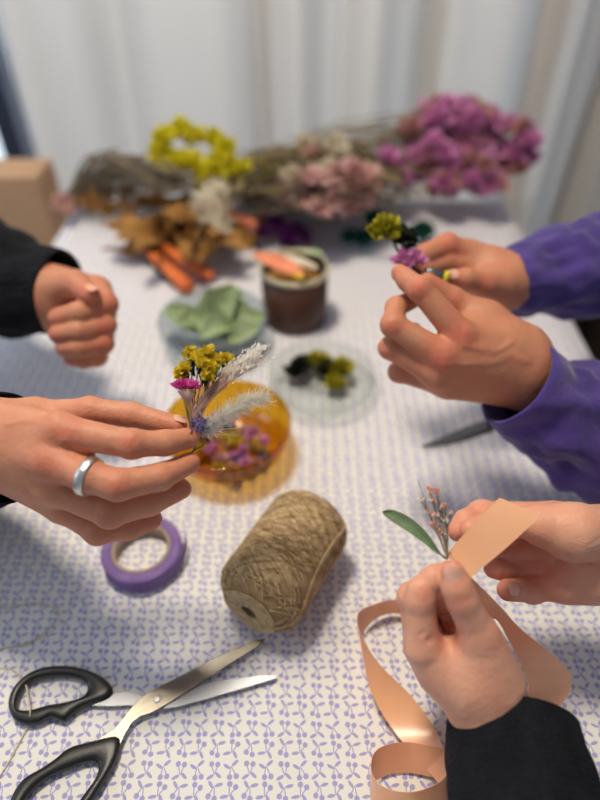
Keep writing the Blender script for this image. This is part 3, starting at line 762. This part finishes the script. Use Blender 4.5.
# ------------------------------------------------------------------ twine thread at the left
P = [(-60,600,.0007),(0,608,.0007),(30,603,.002),(50,606,.003),(59,615,.003),(48,630,.002),(25,644,.001),(0,649,.0007),(-30,662,.0007),(-10,668,.0007),(12,670,.0007),(24,684,.001),(28,696,.0018),(30,712,.012),(27,727,.003),(18,745,.001),(5,768,.0007),(-12,790,.0007),(-40,805,.0007)]
P[12] = (28,698,.012); P[11] = (25,684,.006)
mb = MB(); pts = [Vector(q) for q in crom([tuple(T(*p)) for p in P], 14)]
pts2 = [p+Vector((.0004*math.sin(i*1.7), .0004*math.cos(i*1.7), 0)) for i, p in enumerate(pts)]
mb.tube(pts, .0007, 6); mb.tube(pts2, .0005, 5)
tag(mb.build('twine_thread', M['thread']), 'loose beige thread curling over the cloth under the upper scissor handle', 'thread')

# ------------------------------------------------------------------ ribbon
def rib_strip(pairs, n=12):
    a = crom([tuple(p[0]) for p in pairs], n); b = crom([tuple(p[1]) for p in pairs], n)
    return [Vector(x) for x in a], [Vector(x) for x in b]
rb = thing('satin_ribbon', 'long peach satin ribbon pinched between the fingers and coiling down onto the cloth', 'ribbon', tuple(T(440,700,0)))
W_ = .025
pairs1 = [(D(447,555,.394),D(471,582,.388)),(D(452,548,.402),D(474,575,.396)),(D(475,522,.405),(D(505,549,.400))),(D(499,498,.412),D(542,515,.405))]
A1, B1 = rib_strip(pairs1)
# fold back over the finger, behind
A1 += [A1[-1]+Vector((.004,.003,-.004)), A1[-1]+Vector((.0,.006,-.012))]; B1 += [B1[-1]+Vector((-.001,.003,-.005)), B1[-1]+Vector((-.005,.006,-.014))]
mb = MB(); mb.strip(A1, B1); mb.build('held_length', M['ribbon'], rb, thick=.0003)
pairs2 = [(D(447,560,.396),D(466,572,.392)), (D(470,585,.402),D(480,586,.404)), (D(486,617,.425),D(498,604,.418)), (D(500,624,.44),D(522,630,.43)),
          (T(528,682,.035),T(570,673,.047)),(T(520,700,.015),T(560,706,.018)),(T(495,705,.004),T(520,728,.007)),(T(458,660,.004),T(452,690,.010)),
          (T(420,612,.010),T(423,634,.004)),(T(398,600,.028),T(399,614,.003)),(T(375,604,.030),T(374,620,.004)),(T(358,614,.030),T(363,640,.003)),(T(360,640,.030),T(379,664,.004)),
          (T(371,690,.020),T(412,697,.004)),(T(394,731,.010),T(436,731,.016))]
for p in [(447,762,.030),(442,780,.038),(412,792,.044),(382,786,.040),(371,768,.033),(378,749,.026),(405,742,.023),(441,748,.026)]:
    q = T(*p); pairs2.append((q+Vector((0, -.0147, -.0202)), q))
A2, B2 = rib_strip(pairs2, 10)
mb = MB(); mb.strip(A2, B2); mb.build('trailing_length', M['ribbon'], rb, thick=.0003)

# ------------------------------------------------------------------ leaf sprig held over the ribbon
sp = thing('leaf_sprig', 'small sprig with one green leaf and pale pink buds pinched above the ribbon', 'sprig', tuple(D(446,560,.392)))
b0 = D(448,560,.393)
path = crom([tuple(D(*p)) for p in [(447,559,.393),(438,552,.394),(424,537,.396),(408,524,.398),(392,515,.400),(383,512,.400)]], 8)
wd = [0.0006,.0007,.0008,.001]; mb = MB(); vs = []
m = len(path)
for i, q in enumerate(path):
    q = Vector(q); t = i/(m-1); d = (Vector(path[min(i+1, m-1)])-Vector(path[max(i-1, 0)])).normalized()
    view = (CAM-q).normalized(); s_ = d.cross(view).normalized(); nn = s_.cross(d)
    w2 = .0004+.0039*max(0, math.sin(PI*min(1, max(0, (t-.16)/.84))**1.15))**.8 if t > .16 else .0005
    for j in range(7):
        k = j/6*2-1; vs.append(q+s_*(k*w2)+nn*(-.0012*(1-abs(k)) + .0008*math.sin(t*4)))
mb.add(vs, [(i*7+j, i*7+j+1, (i+1)*7+j+1, (i+1)*7+j) for i in range(m-1) for j in range(6)])
mb.build('leaf', M['green'], sp, thick=.0003)
mb = MB(); buds = MB(); buds2 = MB()
tips = [(418,480,.405),(421,500,.402),(428,488,.400),(430,492,.396),(436,492,.398),(432,500,.395),(438,502,.40),(441,508,.397),(445,507,.4),(428,512,.398),(434,515,.396),(440,517,.399),(446,520,.397),(431,524,.396),(437,527,.398),(443,532,.396),(450,513,.401)]
for i, tpx in enumerate(tips):
    q = D(*tpx); mid = b0.lerp(q, .5)+Vector((random.uniform(-.0015,.0015), .001, .001)); pts = [Vector(x) for x in crom([tuple(b0), tuple(mid), tuple(q)], 6)]
    mb.tube(pts, [.00025]*len(pts), 5)
    if i in (0,): continue
    for k in range(7):
        pp = q+rdir()*random.uniform(.0004, .0028); mb.tube([pp, pts[-4]], .00012, 4)
        (buds if random.random() < .55 else buds2).ball(pp, random.uniform(.0006, .0011), 7)
mb.build('stems', M['stem'], sp); buds.build('buds', M['salmon'], sp)['label'] = 'tiny salmon buds'; buds2.build('blossoms', M['white_fluff'], sp)['label'] = 'tiny white blossoms'

# ------------------------------------------------------------------ buttonhole held by hand A
bo = thing('buttonhole_posy', 'little dried flower buttonhole with white feather, yellow and pink blooms held in fingertips', 'flower posy', tuple(D(195,432,.426)))
def px(p, dd=0): return D(p[0], p[1], p[2]+dd)
def flowerhead(mb, c, r, n, L, W, spread=1.0, axis=None, curl=.3):
    for k in range(n):
        d = rdir()
        if axis is not None: d = (d+axis*spread).normalized()
        mb.petal(c+d*r*.25, d, rdir(), L*random.uniform(.7, 1.15), W*random.uniform(.7, 1.2), random.uniform(-curl, curl), random.uniform(-.3, .5), 3, 3)
basep = D(192,432,.428)
stm = MB(); sep = MB(); 
for c in [(191,356,.430),(207,355,.425),(204,367,.420),(185,371,.428),(211,371,.419),(226,362,.426),(199,361,.426),(216,364,.424),(180,377,.430),(208,379,.418)]:
    y = MB(); q = D(*c); flowerhead(y, q, .003, 34, .0068, .0056, .8, (q-basep).normalized()*.6+(CAM-q).normalized()*.5)
    y.build('yellow_bloom', M['yellow'], bo)
    q2 = q+(basep-q).normalized()*.005
    for k in range(6): sep.petal(q2, (q-basep).normalized()+rdir()*.5, rdir(), .006, .0022, .2)
    stm.tube([q2, q2.lerp(basep, .5)+rdir()*.0015, basep], .0005, 5)
for k in range(60):
    q = D(random.uniform(184,218), random.uniform(362,392), .431); sep.petal(q, (q-basep).normalized()+rdir()*.7, rdir(), .006, .0025, .3)
sep.build('sepals', M['sepal'], bo)
q = D(186,386,.420); y = MB()
for k in range(90):
    a = random.uniform(0, 2*PI); rr_ = random.uniform(0, 1)**.5; up_ = (D(186,376,.420)-q).normalized(); rt_ = RT; fw = up_.cross(rt_)
    d = (up_*random.uniform(.5, 1.3)+rt_*math.cos(a)*rr_*1.3+fw*math.sin(a)*rr_*1.2).normalized()
    y.petal(q-up_*.002+rt_*math.cos(a)*rr_*.005, d, rdir(), .0074, .0026, .3, .2, 3, 2)
y.build('pink_bloom', M['pink'], bo)
y = MB()
for k in range(26):
    a = 2*PI*k/26; p0 = D(190,406,.424); p1 = D(186+8*math.cos(a), 391+2*math.sin(a), .422+.005*math.sin(a)); y.tube([p0, p1], [.0005, .0007], 4)
y.build('pink_bloom_base', M['blush'], bo); stm.tube([D(190,406,.424), basep], .001, 6)
# blush grass plume
g1 = MB(); g2 = MB()
for k in range(130):
    s_ = random.random(); ex, ey = 200+58*s_+random.uniform(-6,8), 400-46*s_**.8+random.uniform(-7,9)
    q1 = D(193, 425, .424); tip = D(ex+6, ey-4, .424+random.uniform(-.008,.008)); mid = D(196+20*s_+random.uniform(-4,4), 408-20*s_+random.uniform(-4,4), .424+random.uniform(-.005,.005))
    pts = [Vector(x) for x in crom([tuple(q1), tuple(mid), tuple(tip)], 5)]; g1.tube(pts, [.00018]*len(pts), 4, cap=False)
    if s_ > .35:
        for j in range(13):
            pp = tip+rdir()*.0022+(mid-tip)*random.uniform(0, .25); g2.petal(pp, (tip-mid).normalized()+rdir()*.7, rdir(), .0026, .0014, .3, .1, 2, 2)
g1.build('grass_stalks', M['blush'], bo); g2.build('grass_seed_heads', M['white_fluff'], bo)
# feather: shaft with barbs
f = MB(); sh = [Vector(x) for x in crom([tuple(D(*p)) for p in [(196,434,.420),(212,424,.414),(228,414,.410),(246,405,.410),(264,400,.412)]], 10)]
f.tube(sh, [.0006-.00045*i/len(sh) for i in range(len(sh))], 5)
for i, p0 in enumerate(sh[3:]):
    fw_ = (sh[-1]-sh[0]).normalized(); pa = fw_.orthogonal().normalized(); pb = fw_.cross(pa)
    for k in range(26):
        t = i/len(sh); a = random.uniform(0, 2*PI); d = (fw_*random.uniform(.3, 1.1)+(pa*math.cos(a)+pb*math.sin(a))*random.uniform(.4, 1)).normalized()
        L_ = random.uniform(.004, .0125)*(1-.5*abs(t-.5)); e_ = p0+d*L_+rdir()*.003
        f.tube([p0, p0.lerp(e_, .5)+rdir()*.0012, e_], [.0002, .00016, .00008], 3, cap=False)
o = f.build('feather', M['white_fluff'], bo); o['label'] = 'fluffy white feather'
# wispy white strands + lavender
f = MB()
for k in range(40):
    q1 = D(random.uniform(198,208), random.uniform(420,434), .418); e_ = D(random.uniform(205,242), random.uniform(412,442), random.uniform(.410,.424)); f.tube([q1, q1.lerp(e_, .5)+rdir()*.002, e_], .00022, 4, cap=False)
    for j in range(4): 
        pp = q1.lerp(e_, random.uniform(.4, 1)); f.tube([pp, pp+rdir()*.0035], .00014, 3, cap=False)
f.build('silver_grass', M['white_fluff'], bo)
f = MB()
for k in range(150):
    q = D(random.gauss(202, 5), random.gauss(426, 4.5), .416+random.uniform(-.004,.004)); f.petal(q, rdir(), rdir(), .0030, .0020, .4, .2, 2, 2)
f.build('lavender_sprig', M['violet'], bo)
stm.tube([Vector(x) for x in crom([tuple(D(*p)) for p in [(192,432,.428),(196,445,.427),(188,455,.430),(175,462,.431),(160,466,.432)]], 6)], .0007, 5)
stm.build('stems', M['stem'], bo)
f = MB()
for k in range(6):
    pts = [D(196+random.uniform(-1,3), 436+random.uniform(-2,2), .424), D(205+random.uniform(-3,3), 444+random.uniform(-3,3), .424), D(190, 455+random.uniform(-3,3), .428), D(172, 463+random.uniform(-2,2), .430), D(150-4*k, 470+random.uniform(-2,3), .432)]
    f.tube([Vector(x) for x in crom([tuple(p) for p in pts], 6)], .00035, 5)
f.build('wire_tie', M['gold'], bo)

# ------------------------------------------------------------------ bowls, dish, can
def bowl(name, label, c, R, h, rb_, t, material, base=.0):
    mb = MB(); prof = [(0, t), (rb_*.9, t)]
    for i in range(1, 13):
        s_ = i/12; prof.append((rb_*.9+(R-t-rb_*.9)*math.sin(s_*PI/2)**.9, t+(h-t)*(1-math.cos(s_*PI/2))**.9))
    prof += [(R-t*.5, h+t*.35), (R, h)]
    for i in range(11, -1, -1):
        s_ = i/12; prof.append((rb_+(R-rb_)*math.sin(s_*PI/2)**.9, (h-t)*(1-math.cos(s_*PI/2))**.9))
    prof.append((0, 0))
    mb.lathe([(r+1e-6, z) for r, z in prof], (c.x, c.y, TZ+.0003), 80)
    o = mb.build(name, material); tag(o, label, 'bowl' if name != 'glass_dish' else 'dish'); return o
ca = T(227,422,.048); bowl('glass_bowl', 'amber glass bowl of pink and yellow dried petals behind the near left hand', ca, .071, .048, .032, .003, M['amber'])
k = 0
cg = T(213,317,.048); bowl('glass_bowl', 'grey glass bowl filled with sage green leaves', cg, .075, .048, .036, .003, M['bowlglass'])
cd_ = T(322,374,.026); bowl('glass_dish', 'low clear glass dish holding a few yellow and dark dried blooms', cd_, .069, .028, .054, .0025, M['clear'])
# petals in the amber bowl
def inbowl(c, rmax, z): 
    a = random.uniform(0, 2*PI); r = rmax*random.random()**.5; return Vector((c.x+r*math.cos(a), c.y+r*math.sin(a), TZ+z))
cols = ['mauve','yellow','palepink','dusky','yellow','brownleaf','mauve','violet']
nm = {'mauve':'pink','yellow':'yellow','palepink':'pale pink','dusky':'dusty rose','brownleaf':'ochre','violet':'violet'}
for k in range(34):
    kk = cols[k % len(cols)]; q = inbowl(ca, .040, .010+.012*random.random()); q.y -= .010; q.x += .004
    f = MB(); flowerhead(f, q, .003, 22, .0095, .0075, .5, Vector((0,0,1)))
    o = f.build('dried_bloom', M[kk]); tag(o, nm[kk]+' dried bloom lying in the amber glass bowl', 'dried flower', 'dried blooms in the amber bowl')
# sage leaves
lf = [((165,310),(208,330),.05,.042),((232,290),(215,325),.075,.05),((262,318),(215,330),.05,.045),((205,335),(250,308),.052,.04),((190,318),(232,338),.05,.038),((240,296),(200,310),.065,.045),((222,300),(250,330),.06,.045),((180,325),(215,318),.045,.04),((258,330),(228,340),.044,.034),((206,296),(226,318),.066,.04)]
for k, (a, b, hh, wd_) in enumerate(lf):
    hh *= 1.15; tip = T(a[0], a[1]-4, hh); bs = T(b[0], b[1], .03); f = MB(); d = tip-bs
    f.petal(bs, d, Vector((random.uniform(-.3,.3), -.6, 1)), d.length, wd_*.85, -.12, .25, 10, 6)
    o = f.build('sage_leaf', M['sage'], thick=.0007); tag(o, 'soft sage green leaf piled in the grey glass bowl', 'leaf', 'sage leaves in the grey bowl')
# dish blooms
for i, (x, y, kk, r, lb) in enumerate([(297,372,'black_leaf',.012,'blackish dried leaf cluster at the left in the clear dish'),(318,364,'lime',.012,'yellow dried bloom at the back of the clear dish'),(303,366,'black_leaf',.010,'blackish dried leaf cluster in the middle of the clear dish'),
                               (341,372,'lime',.013,'olive yellow dried bloom at the right in the clear dish'),(334,384,'lime',.010,'olive yellow dried bloom at the front of the clear dish'),(326,371,'black_leaf',.010,'blackish dried leaf between the yellow blooms in the clear dish'),(295,365,'lemon',.005,'tiny yellow dried bloom at the left in the clear dish')]):
    f = MB(); q = T(x, y, .014); flowerhead(f, q, .006, 60, r*1.5, r*1.0, .3, Vector((0,0,1)))
    for v in f.v: v.z = max(v.z, TZ+.004)
    tag(f.build('dried_bloom', M[kk]), lb, 'dried flower')
f = MB()
for a, b in (((300,374),(277,382)),((318,384),(306,392)),((325,378),(310,390))): f.tube([T(a[0],a[1],.012), T(b[0],b[1],.009)], .0012, 5)
tag(f.build('dried_stalks', M['darkstem']), 'thin dark stalks lying at the left of the clear dish', 'stems')
# brown can
cc_ = T(295,318,0); Rc = .047; hc = .088
cn = thing('brown_jar', 'dark brown pot with a pale rim, full of paper bits, behind the bowls', 'pot', (cc_.x, cc_.y, TZ))
mb = MB(); mb.lathe([(.0001,.0005),(Rc-.004,.0005),(Rc-.001,.003),(Rc,.008),(Rc,hc-.006),(Rc-.003,hc-.006),(Rc-.003,.005),(.0001,.005)], (cc_.x, cc_.y, TZ), 64); mb.build('body', M['can'], cn)
mb = MB(); mb.lathe([(Rc-.0025,hc-.007),(Rc+.0015,hc-.007),(Rc+.002,hc-.003),(Rc+.001,hc),(Rc-.003,hc)], (cc_.x, cc_.y, TZ), 64, None, True); mb.build('rim', M['canrim'], cn)
mb = MB(); mb.lathe([(.0001,hc-.022),(Rc-.0035,hc-.022)], (cc_.x, cc_.y, TZ), 40); mb.build('contents', M['brownleaf'], cn)['kind'] = 'stuff'
def curlstrip(a, b, wd_, m_, nm_, lb, cat, curl=.15, thick=.001):
    f = MB(); d = b-a; f.petal(a, d, Vector((0,0,1)), d.length, wd_, curl, .3, 12, 5); tag(f.build(nm_, M[m_], thick=thick), lb, cat)
def tcan(x, y, h): return T(x, y, h)
curlstrip(tcan(302,277,.087), tcan(252,262,.10), .034, 'salmon', 'salmon_paper_curl', 'salmon paper curl sticking out over the left rim of the brown pot', 'paper')
curlstrip(tcan(290,266,.092), tcan(268,258,.100), .012, 'red', 'red_paper_scrap', 'small red scrap on top in the brown pot', 'paper')
curlstrip(tcan(282,256,.086), tcan(318,274,.094), .016, 'cream', 'cream_paper_stick', 'cream strip lying across the top of the brown pot', 'paper', .1, .003)
curlstrip(tcan(288,275,.088), tcan(304,282,.092), .012, 'yellow', 'yellow_petal_scrap', 'small yellow scrap at the front rim of the brown pot', 'paper')
curlstrip(tcan(300,252,.080), tcan(322,262,.092), .02, 'sage', 'olive_leaf_scrap', 'olive scrap at the back of the brown pot', 'leaf')

# ------------------------------------------------------------------ flower held by the purple person, tool, blade
hf = thing('flower_sprig', 'yellow and mauve dried flower sprig held up by the purple sleeved hands', 'flower sprig', tuple(D(412,268,.575)))
f = MB(); q = D(386,235,.575); flowerhead(f, q, .010, 120, .0165, .0105, .6, (UP*.6-RT*.5)); f.build('yellow_head', M['lime'], hf)
f = MB(); q = D(403,241,.575); flowerhead(f, q, .008, 60, .013, .010, .3, RT); f.build('dark_calyx', M['black_leaf'], hf)
f = MB(); 
for c in [(404,256),(412,258),(408,264),(418,262),(400,262)]: flowerhead(f, D(c[0],c[1],.57), .004, 26, .0090, .0065)
f.build('mauve_head', M['mauve'], hf)
f = MB(); f.tube([D(394,244,.575), D(405,262,.575), D(424,276,.572)], .0014, 6); f.build('stem', M['darkstem'], hf)
tl = thing('marker_tool', 'short grey tool with a yellow band held between the purple sleeved hands', 'tool', tuple(D(436,276,.57)))
f = MB(); f.tube([D(424,270,.572), D(428,272,.572), D(444,277,.570)], [.003,.0052,.0056], 16); f.build('barrel', M['grey'], tl)
f = MB(); f.tube([D(444,277,.570), D(449,278,.569)], .0062, 16); f.build('band', M['lemon'], tl)
k2 = thing('scissors', 'grey bladed scissors lying on the cloth beneath the lower purple cuff', 'scissors', tuple(T(480,425,0)))
blade([(420,447),(440,438),(465,427),(488,419),(492,428),(470,436),(445,444)], .0035, k2, M['grey'], .002)
blade([(424,446),(450,438),(480,430),(494,426),(494,431),(470,439),(445,445)], .0012, k2, M['grey'], .0015)
f = MB(); cpt = T(524,414,.006)
f.tube([T(488,424,.005), T(498,418,.006), T(510,404,.006), T(535,396,.006), T(548,406,.006), T(538,420,.006), T(512,424,.006), T(496,424,.006)], .0045, 10); f.build('handle', M['black_plastic'], k2)

# ------------------------------------------------------------------ dried bunches at the back of the table
def bunch(name, label, cat, heads, stems, loc, headname='flower_head', stemmat='stem'):
    t = thing(name, label, cat, loc)
    if stems:
        f = MB()
        for s in stems: f.tube([Vector(x) for x in crom([tuple(p) for p in s[0]], 6)], s[1], 5)
        f.build('stems', M[stemmat], t)
    for (q, r, mt, n) in heads:
        f = MB(); flowerhead(f, q, r*.4, n, r*1.05, r*.75, .25, Vector((0, -.3, 1)))
        for v in f.v: v.z = max(v.z, TZ+.001)
        f.build(headname, M[mt], t)
    return t
def pile(x0, x1, y0, y1, n, r, mats, dep, ell=True, cnt=34):
    out = []
    for k in range(n):
        while True:
            a, b = random.uniform(-1, 1), random.uniform(-1, 1)
            if not ell or a*a+b*b < 1: break
        x = (x0+x1)/2+a*(x1-x0)/2; y = (y0+y1)/2+b*(y1-y0)/2
        q = D(x, y, dep+random.uniform(-.05, .05)); q.z = max(q.z, TZ+r*.55)
        out.append((q, r*random.uniform(.75, 1.2), random.choice(mats), cnt))
    return out
hd = pile(396, 530, 106, 198, 120, .023, ['mauve','mauve','mauve','mauve','dusky','dusky','lilacpetal'], 1.10)
hd += pile(460, 528, 120, 195, 12, .026, ['mauve','dusky'], 1.10)+pile(385, 420, 140, 190, 6, .024, ['mauve'], 1.10)+pile(420, 440, 100, 130, 4, .022, ['dusky','mauve'], 1.12)
base_ = T(270,190,.02); st = []
for k in range(54):
    e_ = random.choice(hd)[0]; b_ = T(random.uniform(215,300), random.uniform(160,192), random.uniform(.01,.06)); st.append(([b_, b_.lerp(e_, .5)+Vector((0,random.uniform(-.02,.02),random.uniform(.0,.05))), e_], random.uniform(.001,.0019)))
bunch('dried_flower_bunch', 'large bunch of mauve pink dried flowers lying at the far right of the table', 'dried flowers', hd, st, tuple(T(460,190,0)))
hd = pile(280, 384, 172, 216, 46, .023, ['palepink','palepink','cream','dusky','palepink'], .99)+pile(300, 345, 140, 166, 8, .02, ['palepink','cream'], 1.08)
st = []
for k in range(26):
    e_ = random.choice(hd)[0]; b_ = T(random.uniform(235,300), random.uniform(150,175), random.uniform(.03,.09)); st.append(([b_, b_.lerp(e_, .5)+Vector((0,0,.015)), e_], random.uniform(.0009,.0016)))
bunch('dried_flower_bunch', 'bunch of pale pink and cream dried flowers in the middle of the back pile', 'dried flowers', hd, st, tuple(T(330,215,0)))
hd = []
for (x, y, r) in [(162,150,.020),(166,138,.018),(182,137,.024),(196,141,.02),(178,166,.024),(190,168,.024),(166,168,.018),(214,142,.018),(224,150,.021),(222,162,.02),(216,172,.02),(207,182,.022),(206,192,.018),(242,172,.018),(160,160,.016),(232,176,.014)]:
    hd.append((D(x, y, 1.02), r*1.15, 'lemon', 46))
st = [([D(h_[0], h_[1], 1.02), D(h_[0]+20, h_[1]+14, 1.03), T(250, 190, .02)], .0014) for h_ in [(166,150),(182,140),(190,168),(222,150),(207,182),(242,172)]]
bunch('dried_flower_bunch', 'bright lemon yellow dried flower sprays standing up at the left of the back pile', 'dried flowers', hd, st, tuple(T(225,200,0)))
hd = [(T(x, y, h_), .019, mt, 36) for x, y, h_, mt in [(284,236,.02,'plum'),(295,233,.03,'plum'),(303,240,.02,'plum'),(276,226,.03,'plum'),(290,243,.02,'plum'),(265,222,.03,'dusky'),(262,236,.02,'plum')]]
bunch('dried_flower_bunch', 'dark purple dried flower lying behind the brown pot', 'dried flowers', hd, [([T(290,238,.015), T(270,220,.03), T(255,205,.03)], .0014)], tuple(T(290,240,0)))
hd = [(T(x, y, h_), .018, 'cream', 34) for x, y, h_ in [(243,196,.04),(256,190,.05),(262,200,.04),(250,204,.03)]]
bunch('dried_flower_bunch', 'small cream dried flower head right of the yellow sprays', 'dried flowers', hd, [], tuple(T(252,206,0)))
# tan stalk sheaf along the back edge
tt = thing('stalk_sheaf', 'sheaf of dry tan stalks lying along the far edge of the table', 'stalks', tuple(T(320,190,0)))
for nm2, mm, cnt, ya, yb in (('stalks','stem',120,140,180),('dark_stalks','darkstem',70,140,195)):
    f = MB()
    for k in range(cnt):
        ya_, yb_ = random.uniform(ya, yb), random.uniform(ya-10, yb); h0 = random.uniform(.01, .11); 
        a = T(random.uniform(205,290), max(168, ya_+18), h0); b = T(random.uniform(330,410), max(168, yb_+18), random.uniform(.01,.13))
        f.tube([Vector(x) for x in crom([tuple(a), tuple(a.lerp(b, .35)+Vector((0, random.uniform(-.03,.03), random.uniform(-.005,.03)))), tuple(a.lerp(b, .7)+Vector((0, random.uniform(-.03,.03), random.uniform(-.005,.025)))), tuple(b)], 5)], random.uniform(.0012,.0026), 5)
    f.build(nm2, M[mm], tt)
f = MB()
for k in range(150):
    q = T(random.uniform(205,300), random.uniform(172,198), random.uniform(.01,.10)); f.petal(q, rdir(), rdir(), .03, .012, .4, .2, 4, 3)
f.build('dry_leaves', M['stem'], tt)
f = MB()
for k in range(60):
    q = T(random.uniform(240,290), random.uniform(165,185), random.uniform(.03,.12)); f.petal(q, rdir(), rdir(), .022, .009, .4, .2, 3, 3)
f.build('olive_leaves', M['lime'], tt)
# grey twigs at the far left with looping ends
tw = thing('twig_bundle', 'loose bundle of grey looping twigs at the far left corner of the table', 'twigs', tuple(T(120,205,0)))
f = MB()
for k in range(60):
    a = T(random.uniform(62,100), random.uniform(188,212), random.uniform(.005,.03)); b = T(random.uniform(150,215), random.uniform(178,190), random.uniform(.03,.12))
    m1 = a.lerp(b, .35)+Vector((0, random.uniform(-.02,.05), random.uniform(.0,.07))); m2 = a.lerp(b, .7)+Vector((0, random.uniform(-.02,.04), random.uniform(.0,.05)))
    f.tube([Vector(x) for x in crom([tuple(a), tuple(m1), tuple(m2), tuple(b)], 6)], random.uniform(.0012,.0026), 5)
f.build('twigs', M['greystem'], tw)
f = MB()
for k in range(60):
    q = T(random.uniform(75,135), random.uniform(192,214), random.uniform(.008,.04)); d_ = rdir(0); f.petal(q, d_, rdir(), .028, .012, .4, .3, 4, 3)
for v in f.v: v.z = max(v.z, TZ+.001)
f.build('dry_leaves', M['brownleaf'], tw)
f = MB()
for k in range(16):
    q = T(random.uniform(54,78), random.uniform(196,212), random.uniform(.008,.04)); f.ball(q, random.uniform(.007,.012), 8)
f.build('seed_pods', M['dusky'], tw)
# curled brown leaves
random.seed(21)
cl2 = thing('curled_leaf_bunch', 'bunch of large curled golden brown leaves in front of the yellow sprays', 'dried leaves', tuple(T(195,245,0)))
for k in range(54):
    f = MB(); a = T(random.uniform(160,235), random.uniform(200,244), random.uniform(.01,.07)); ang = random.uniform(PI*.45, PI*1.75); L_ = random.uniform(.06,.125)
    pts = []; z0 = random.uniform(.01,.05); cr = random.uniform(-2.2, 2.2)
    A_, B_ = [], []; p_ = a.copy(); dirv = ang
    for i in range(16):
        s_ = i/15; dirv += cr/15; p_ = p_+Vector((math.cos(dirv), math.sin(dirv)*.7, .35*math.sin(s_*4+z0*60)))*(L_/15)
        p_.z = max(p_.z, TZ+.012); w_ = .018*math.sin(PI*min(1, s_*.9+.08)); tw_ = s_*2.5+k
        off = Vector((-math.sin(dirv)*math.cos(tw_), math.cos(dirv)*math.cos(tw_), math.sin(tw_)))*w_
        A_.append(p_+off); B_.append(p_-off)
    f.strip(A_, B_); 
    for v in f.v: v.z = max(v.z, TZ+.001)
    f.build('curled_leaf', M['brownleaf'], cl2, thick=.0006)
random.seed(5)
f = MB()
for (x, y, h_) in [(206,208,.085),(212,217,.075),(217,226,.065),(212,233,.06),(219,240,.05),(210,248,.035),(224,206,.08),(214,198,.09),(203,257,.018)]:
    q = T(x, y, h_)
    for k in range(90): 
        d_ = rdir(.0); f.tube([q, q+d_*.014, q+d_*.024+rdir()*.008], .0012, 4)
for v in f.v: v.z = max(v.z, TZ+.001)
tag(f.build('lichen_sprig', M['cream']), 'whitish lichen like sprig trailing down over the curled brown leaves', 'lichen')
# orange handled pruner and sticks
pn = thing('pruning_snips', 'orange handled snips with dark blades lying in front of the brown leaves', 'snips', tuple(T(178,268,0)))
def bar(pts, r, m_, nm_, par, flat=1):
    f = MB(); f.tube([Vector(x) for x in crom([tuple(p) for p in pts], 8)], r if not hasattr(r, '__len__') else list(np.interp(np.linspace(0, 1, (len(pts)-1)*8+1), np.linspace(0, 1, len(r)), r)), 12); return f.build(nm_, M[m_], par)
bar([T(142,245,.016), T(160,262,.018), T(176,276,.018), T(188,288,.012)], [.006,.009,.010,.012,.013], 'orange', 'handle', pn)
bar([T(158,244,.022), T(180,258,.022), T(200,270,.018), T(212,277,.012)], [.006,.009,.010,.010,.009], 'orange', 'handle', pn)
bar([T(150,262,.006), T(165,276,.006), T(180,290,.006)], [.003,.006,.003], 'black_leaf', 'blade', pn)
bar([T(146,252,.008), T(150,262,.007)], .006, 'black_leaf', 'pivot', pn)
f = MB(); f.tube([T(224,212,.062), T(240,219,.056), T(256,226,.050)], [.008,.009,.0085], 12); tag(f.build('orange_rod', M['salmon']), 'short orange rod resting on the brown leaves right of the lichen', 'rod')
# dark green puffs
for (x, y, r, lb) in [(349,238,.017,'dark green pompom, leftmost of the dark green ones'),(365,240,.020,'dark green pompom next to the leftmost one'),(376,221,.024,'large dark green pompom behind the held yellow flower'),(423,233,.022,'dark green pompom at the right behind the purple person hand')]:
    f = MB(); q = T(x, y, r)
    for k in range(160):
        d_ = rdir(); f.petal(q+d_*r*.3, d_, rdir(), r*.7, r*.45, .1, .2, 2, 2)
    for v in f.v: v.z = max(v.z, TZ+.0008)
    f.ball(q, r*.6, 12)
    tag(f.build('pompom', M['darkgreen']), lb, 'pompom')
# cardboard box left behind the table corner
f = MB(); bx = thing('cardboard_box', 'tan cardboard box standing on the floor left of the table corner', 'box', (-.74, 1.25, 0))
f.box((-.745, 1.25, .385), .42, .10, .77); f.build('body', M['cardboard'], bx, False, bevel=.003)
f = MB(); f.box((-.80, 1.199, .72), .05, .002, .10); f.box((-.80, 1.25, .7705), .05, .10, .001); f.build('tape_strip', M['canrim'], bx, False)
# chair at the right under the purple person
ch = thing('dining_chair', 'pale chair beside the right table edge under the purple person', 'chair', (.72, .62, 0))
f = MB(); f.box((.74, .62, .445), .42, .42, .05); f.build('seat', M['beige'], ch, False, bevel=.015)
f = MB(); f.box((.95, .62, .76), .03, .40, .36); f.build('backrest', M['beige'], ch, False, bevel=.01)
for a in (.56, .93):
    for b in (.44, .80):
        f = MB(); f.tube([(a, b, .42), (a, b, 0)], [.018,.013], 10); f.build('leg', M['wood'], ch)
# dark cabinet seen at the right of the curtain
cb = thing('tall_cabinet', 'dark brown cabinet in the corner right of the curtains', 'cabinet', (1.25, 1.45, 0))
dk = mat('dark_walnut', (58,44,36), .6, 0, .2, 40, (44,32,26), 10)
f = MB(); f.box((1.26, 1.45, .95), .62, .45, 1.9); f.build('body', dk, cb, False, bevel=.004)
for x in (1.11, 1.41):
    f = MB(); f.box((x, 1.217, .97), .28, .018, 1.78); dd = f.build('door', dk, cb, False, bevel=.003)
    f = MB(); f.tube([(x+(.1 if x < 1.2 else -.1), 1.2, .9), (x+(.1 if x < 1.2 else -.1), 1.2, 1.05)], .006, 8); f.build('handle', M['silver'], dd)
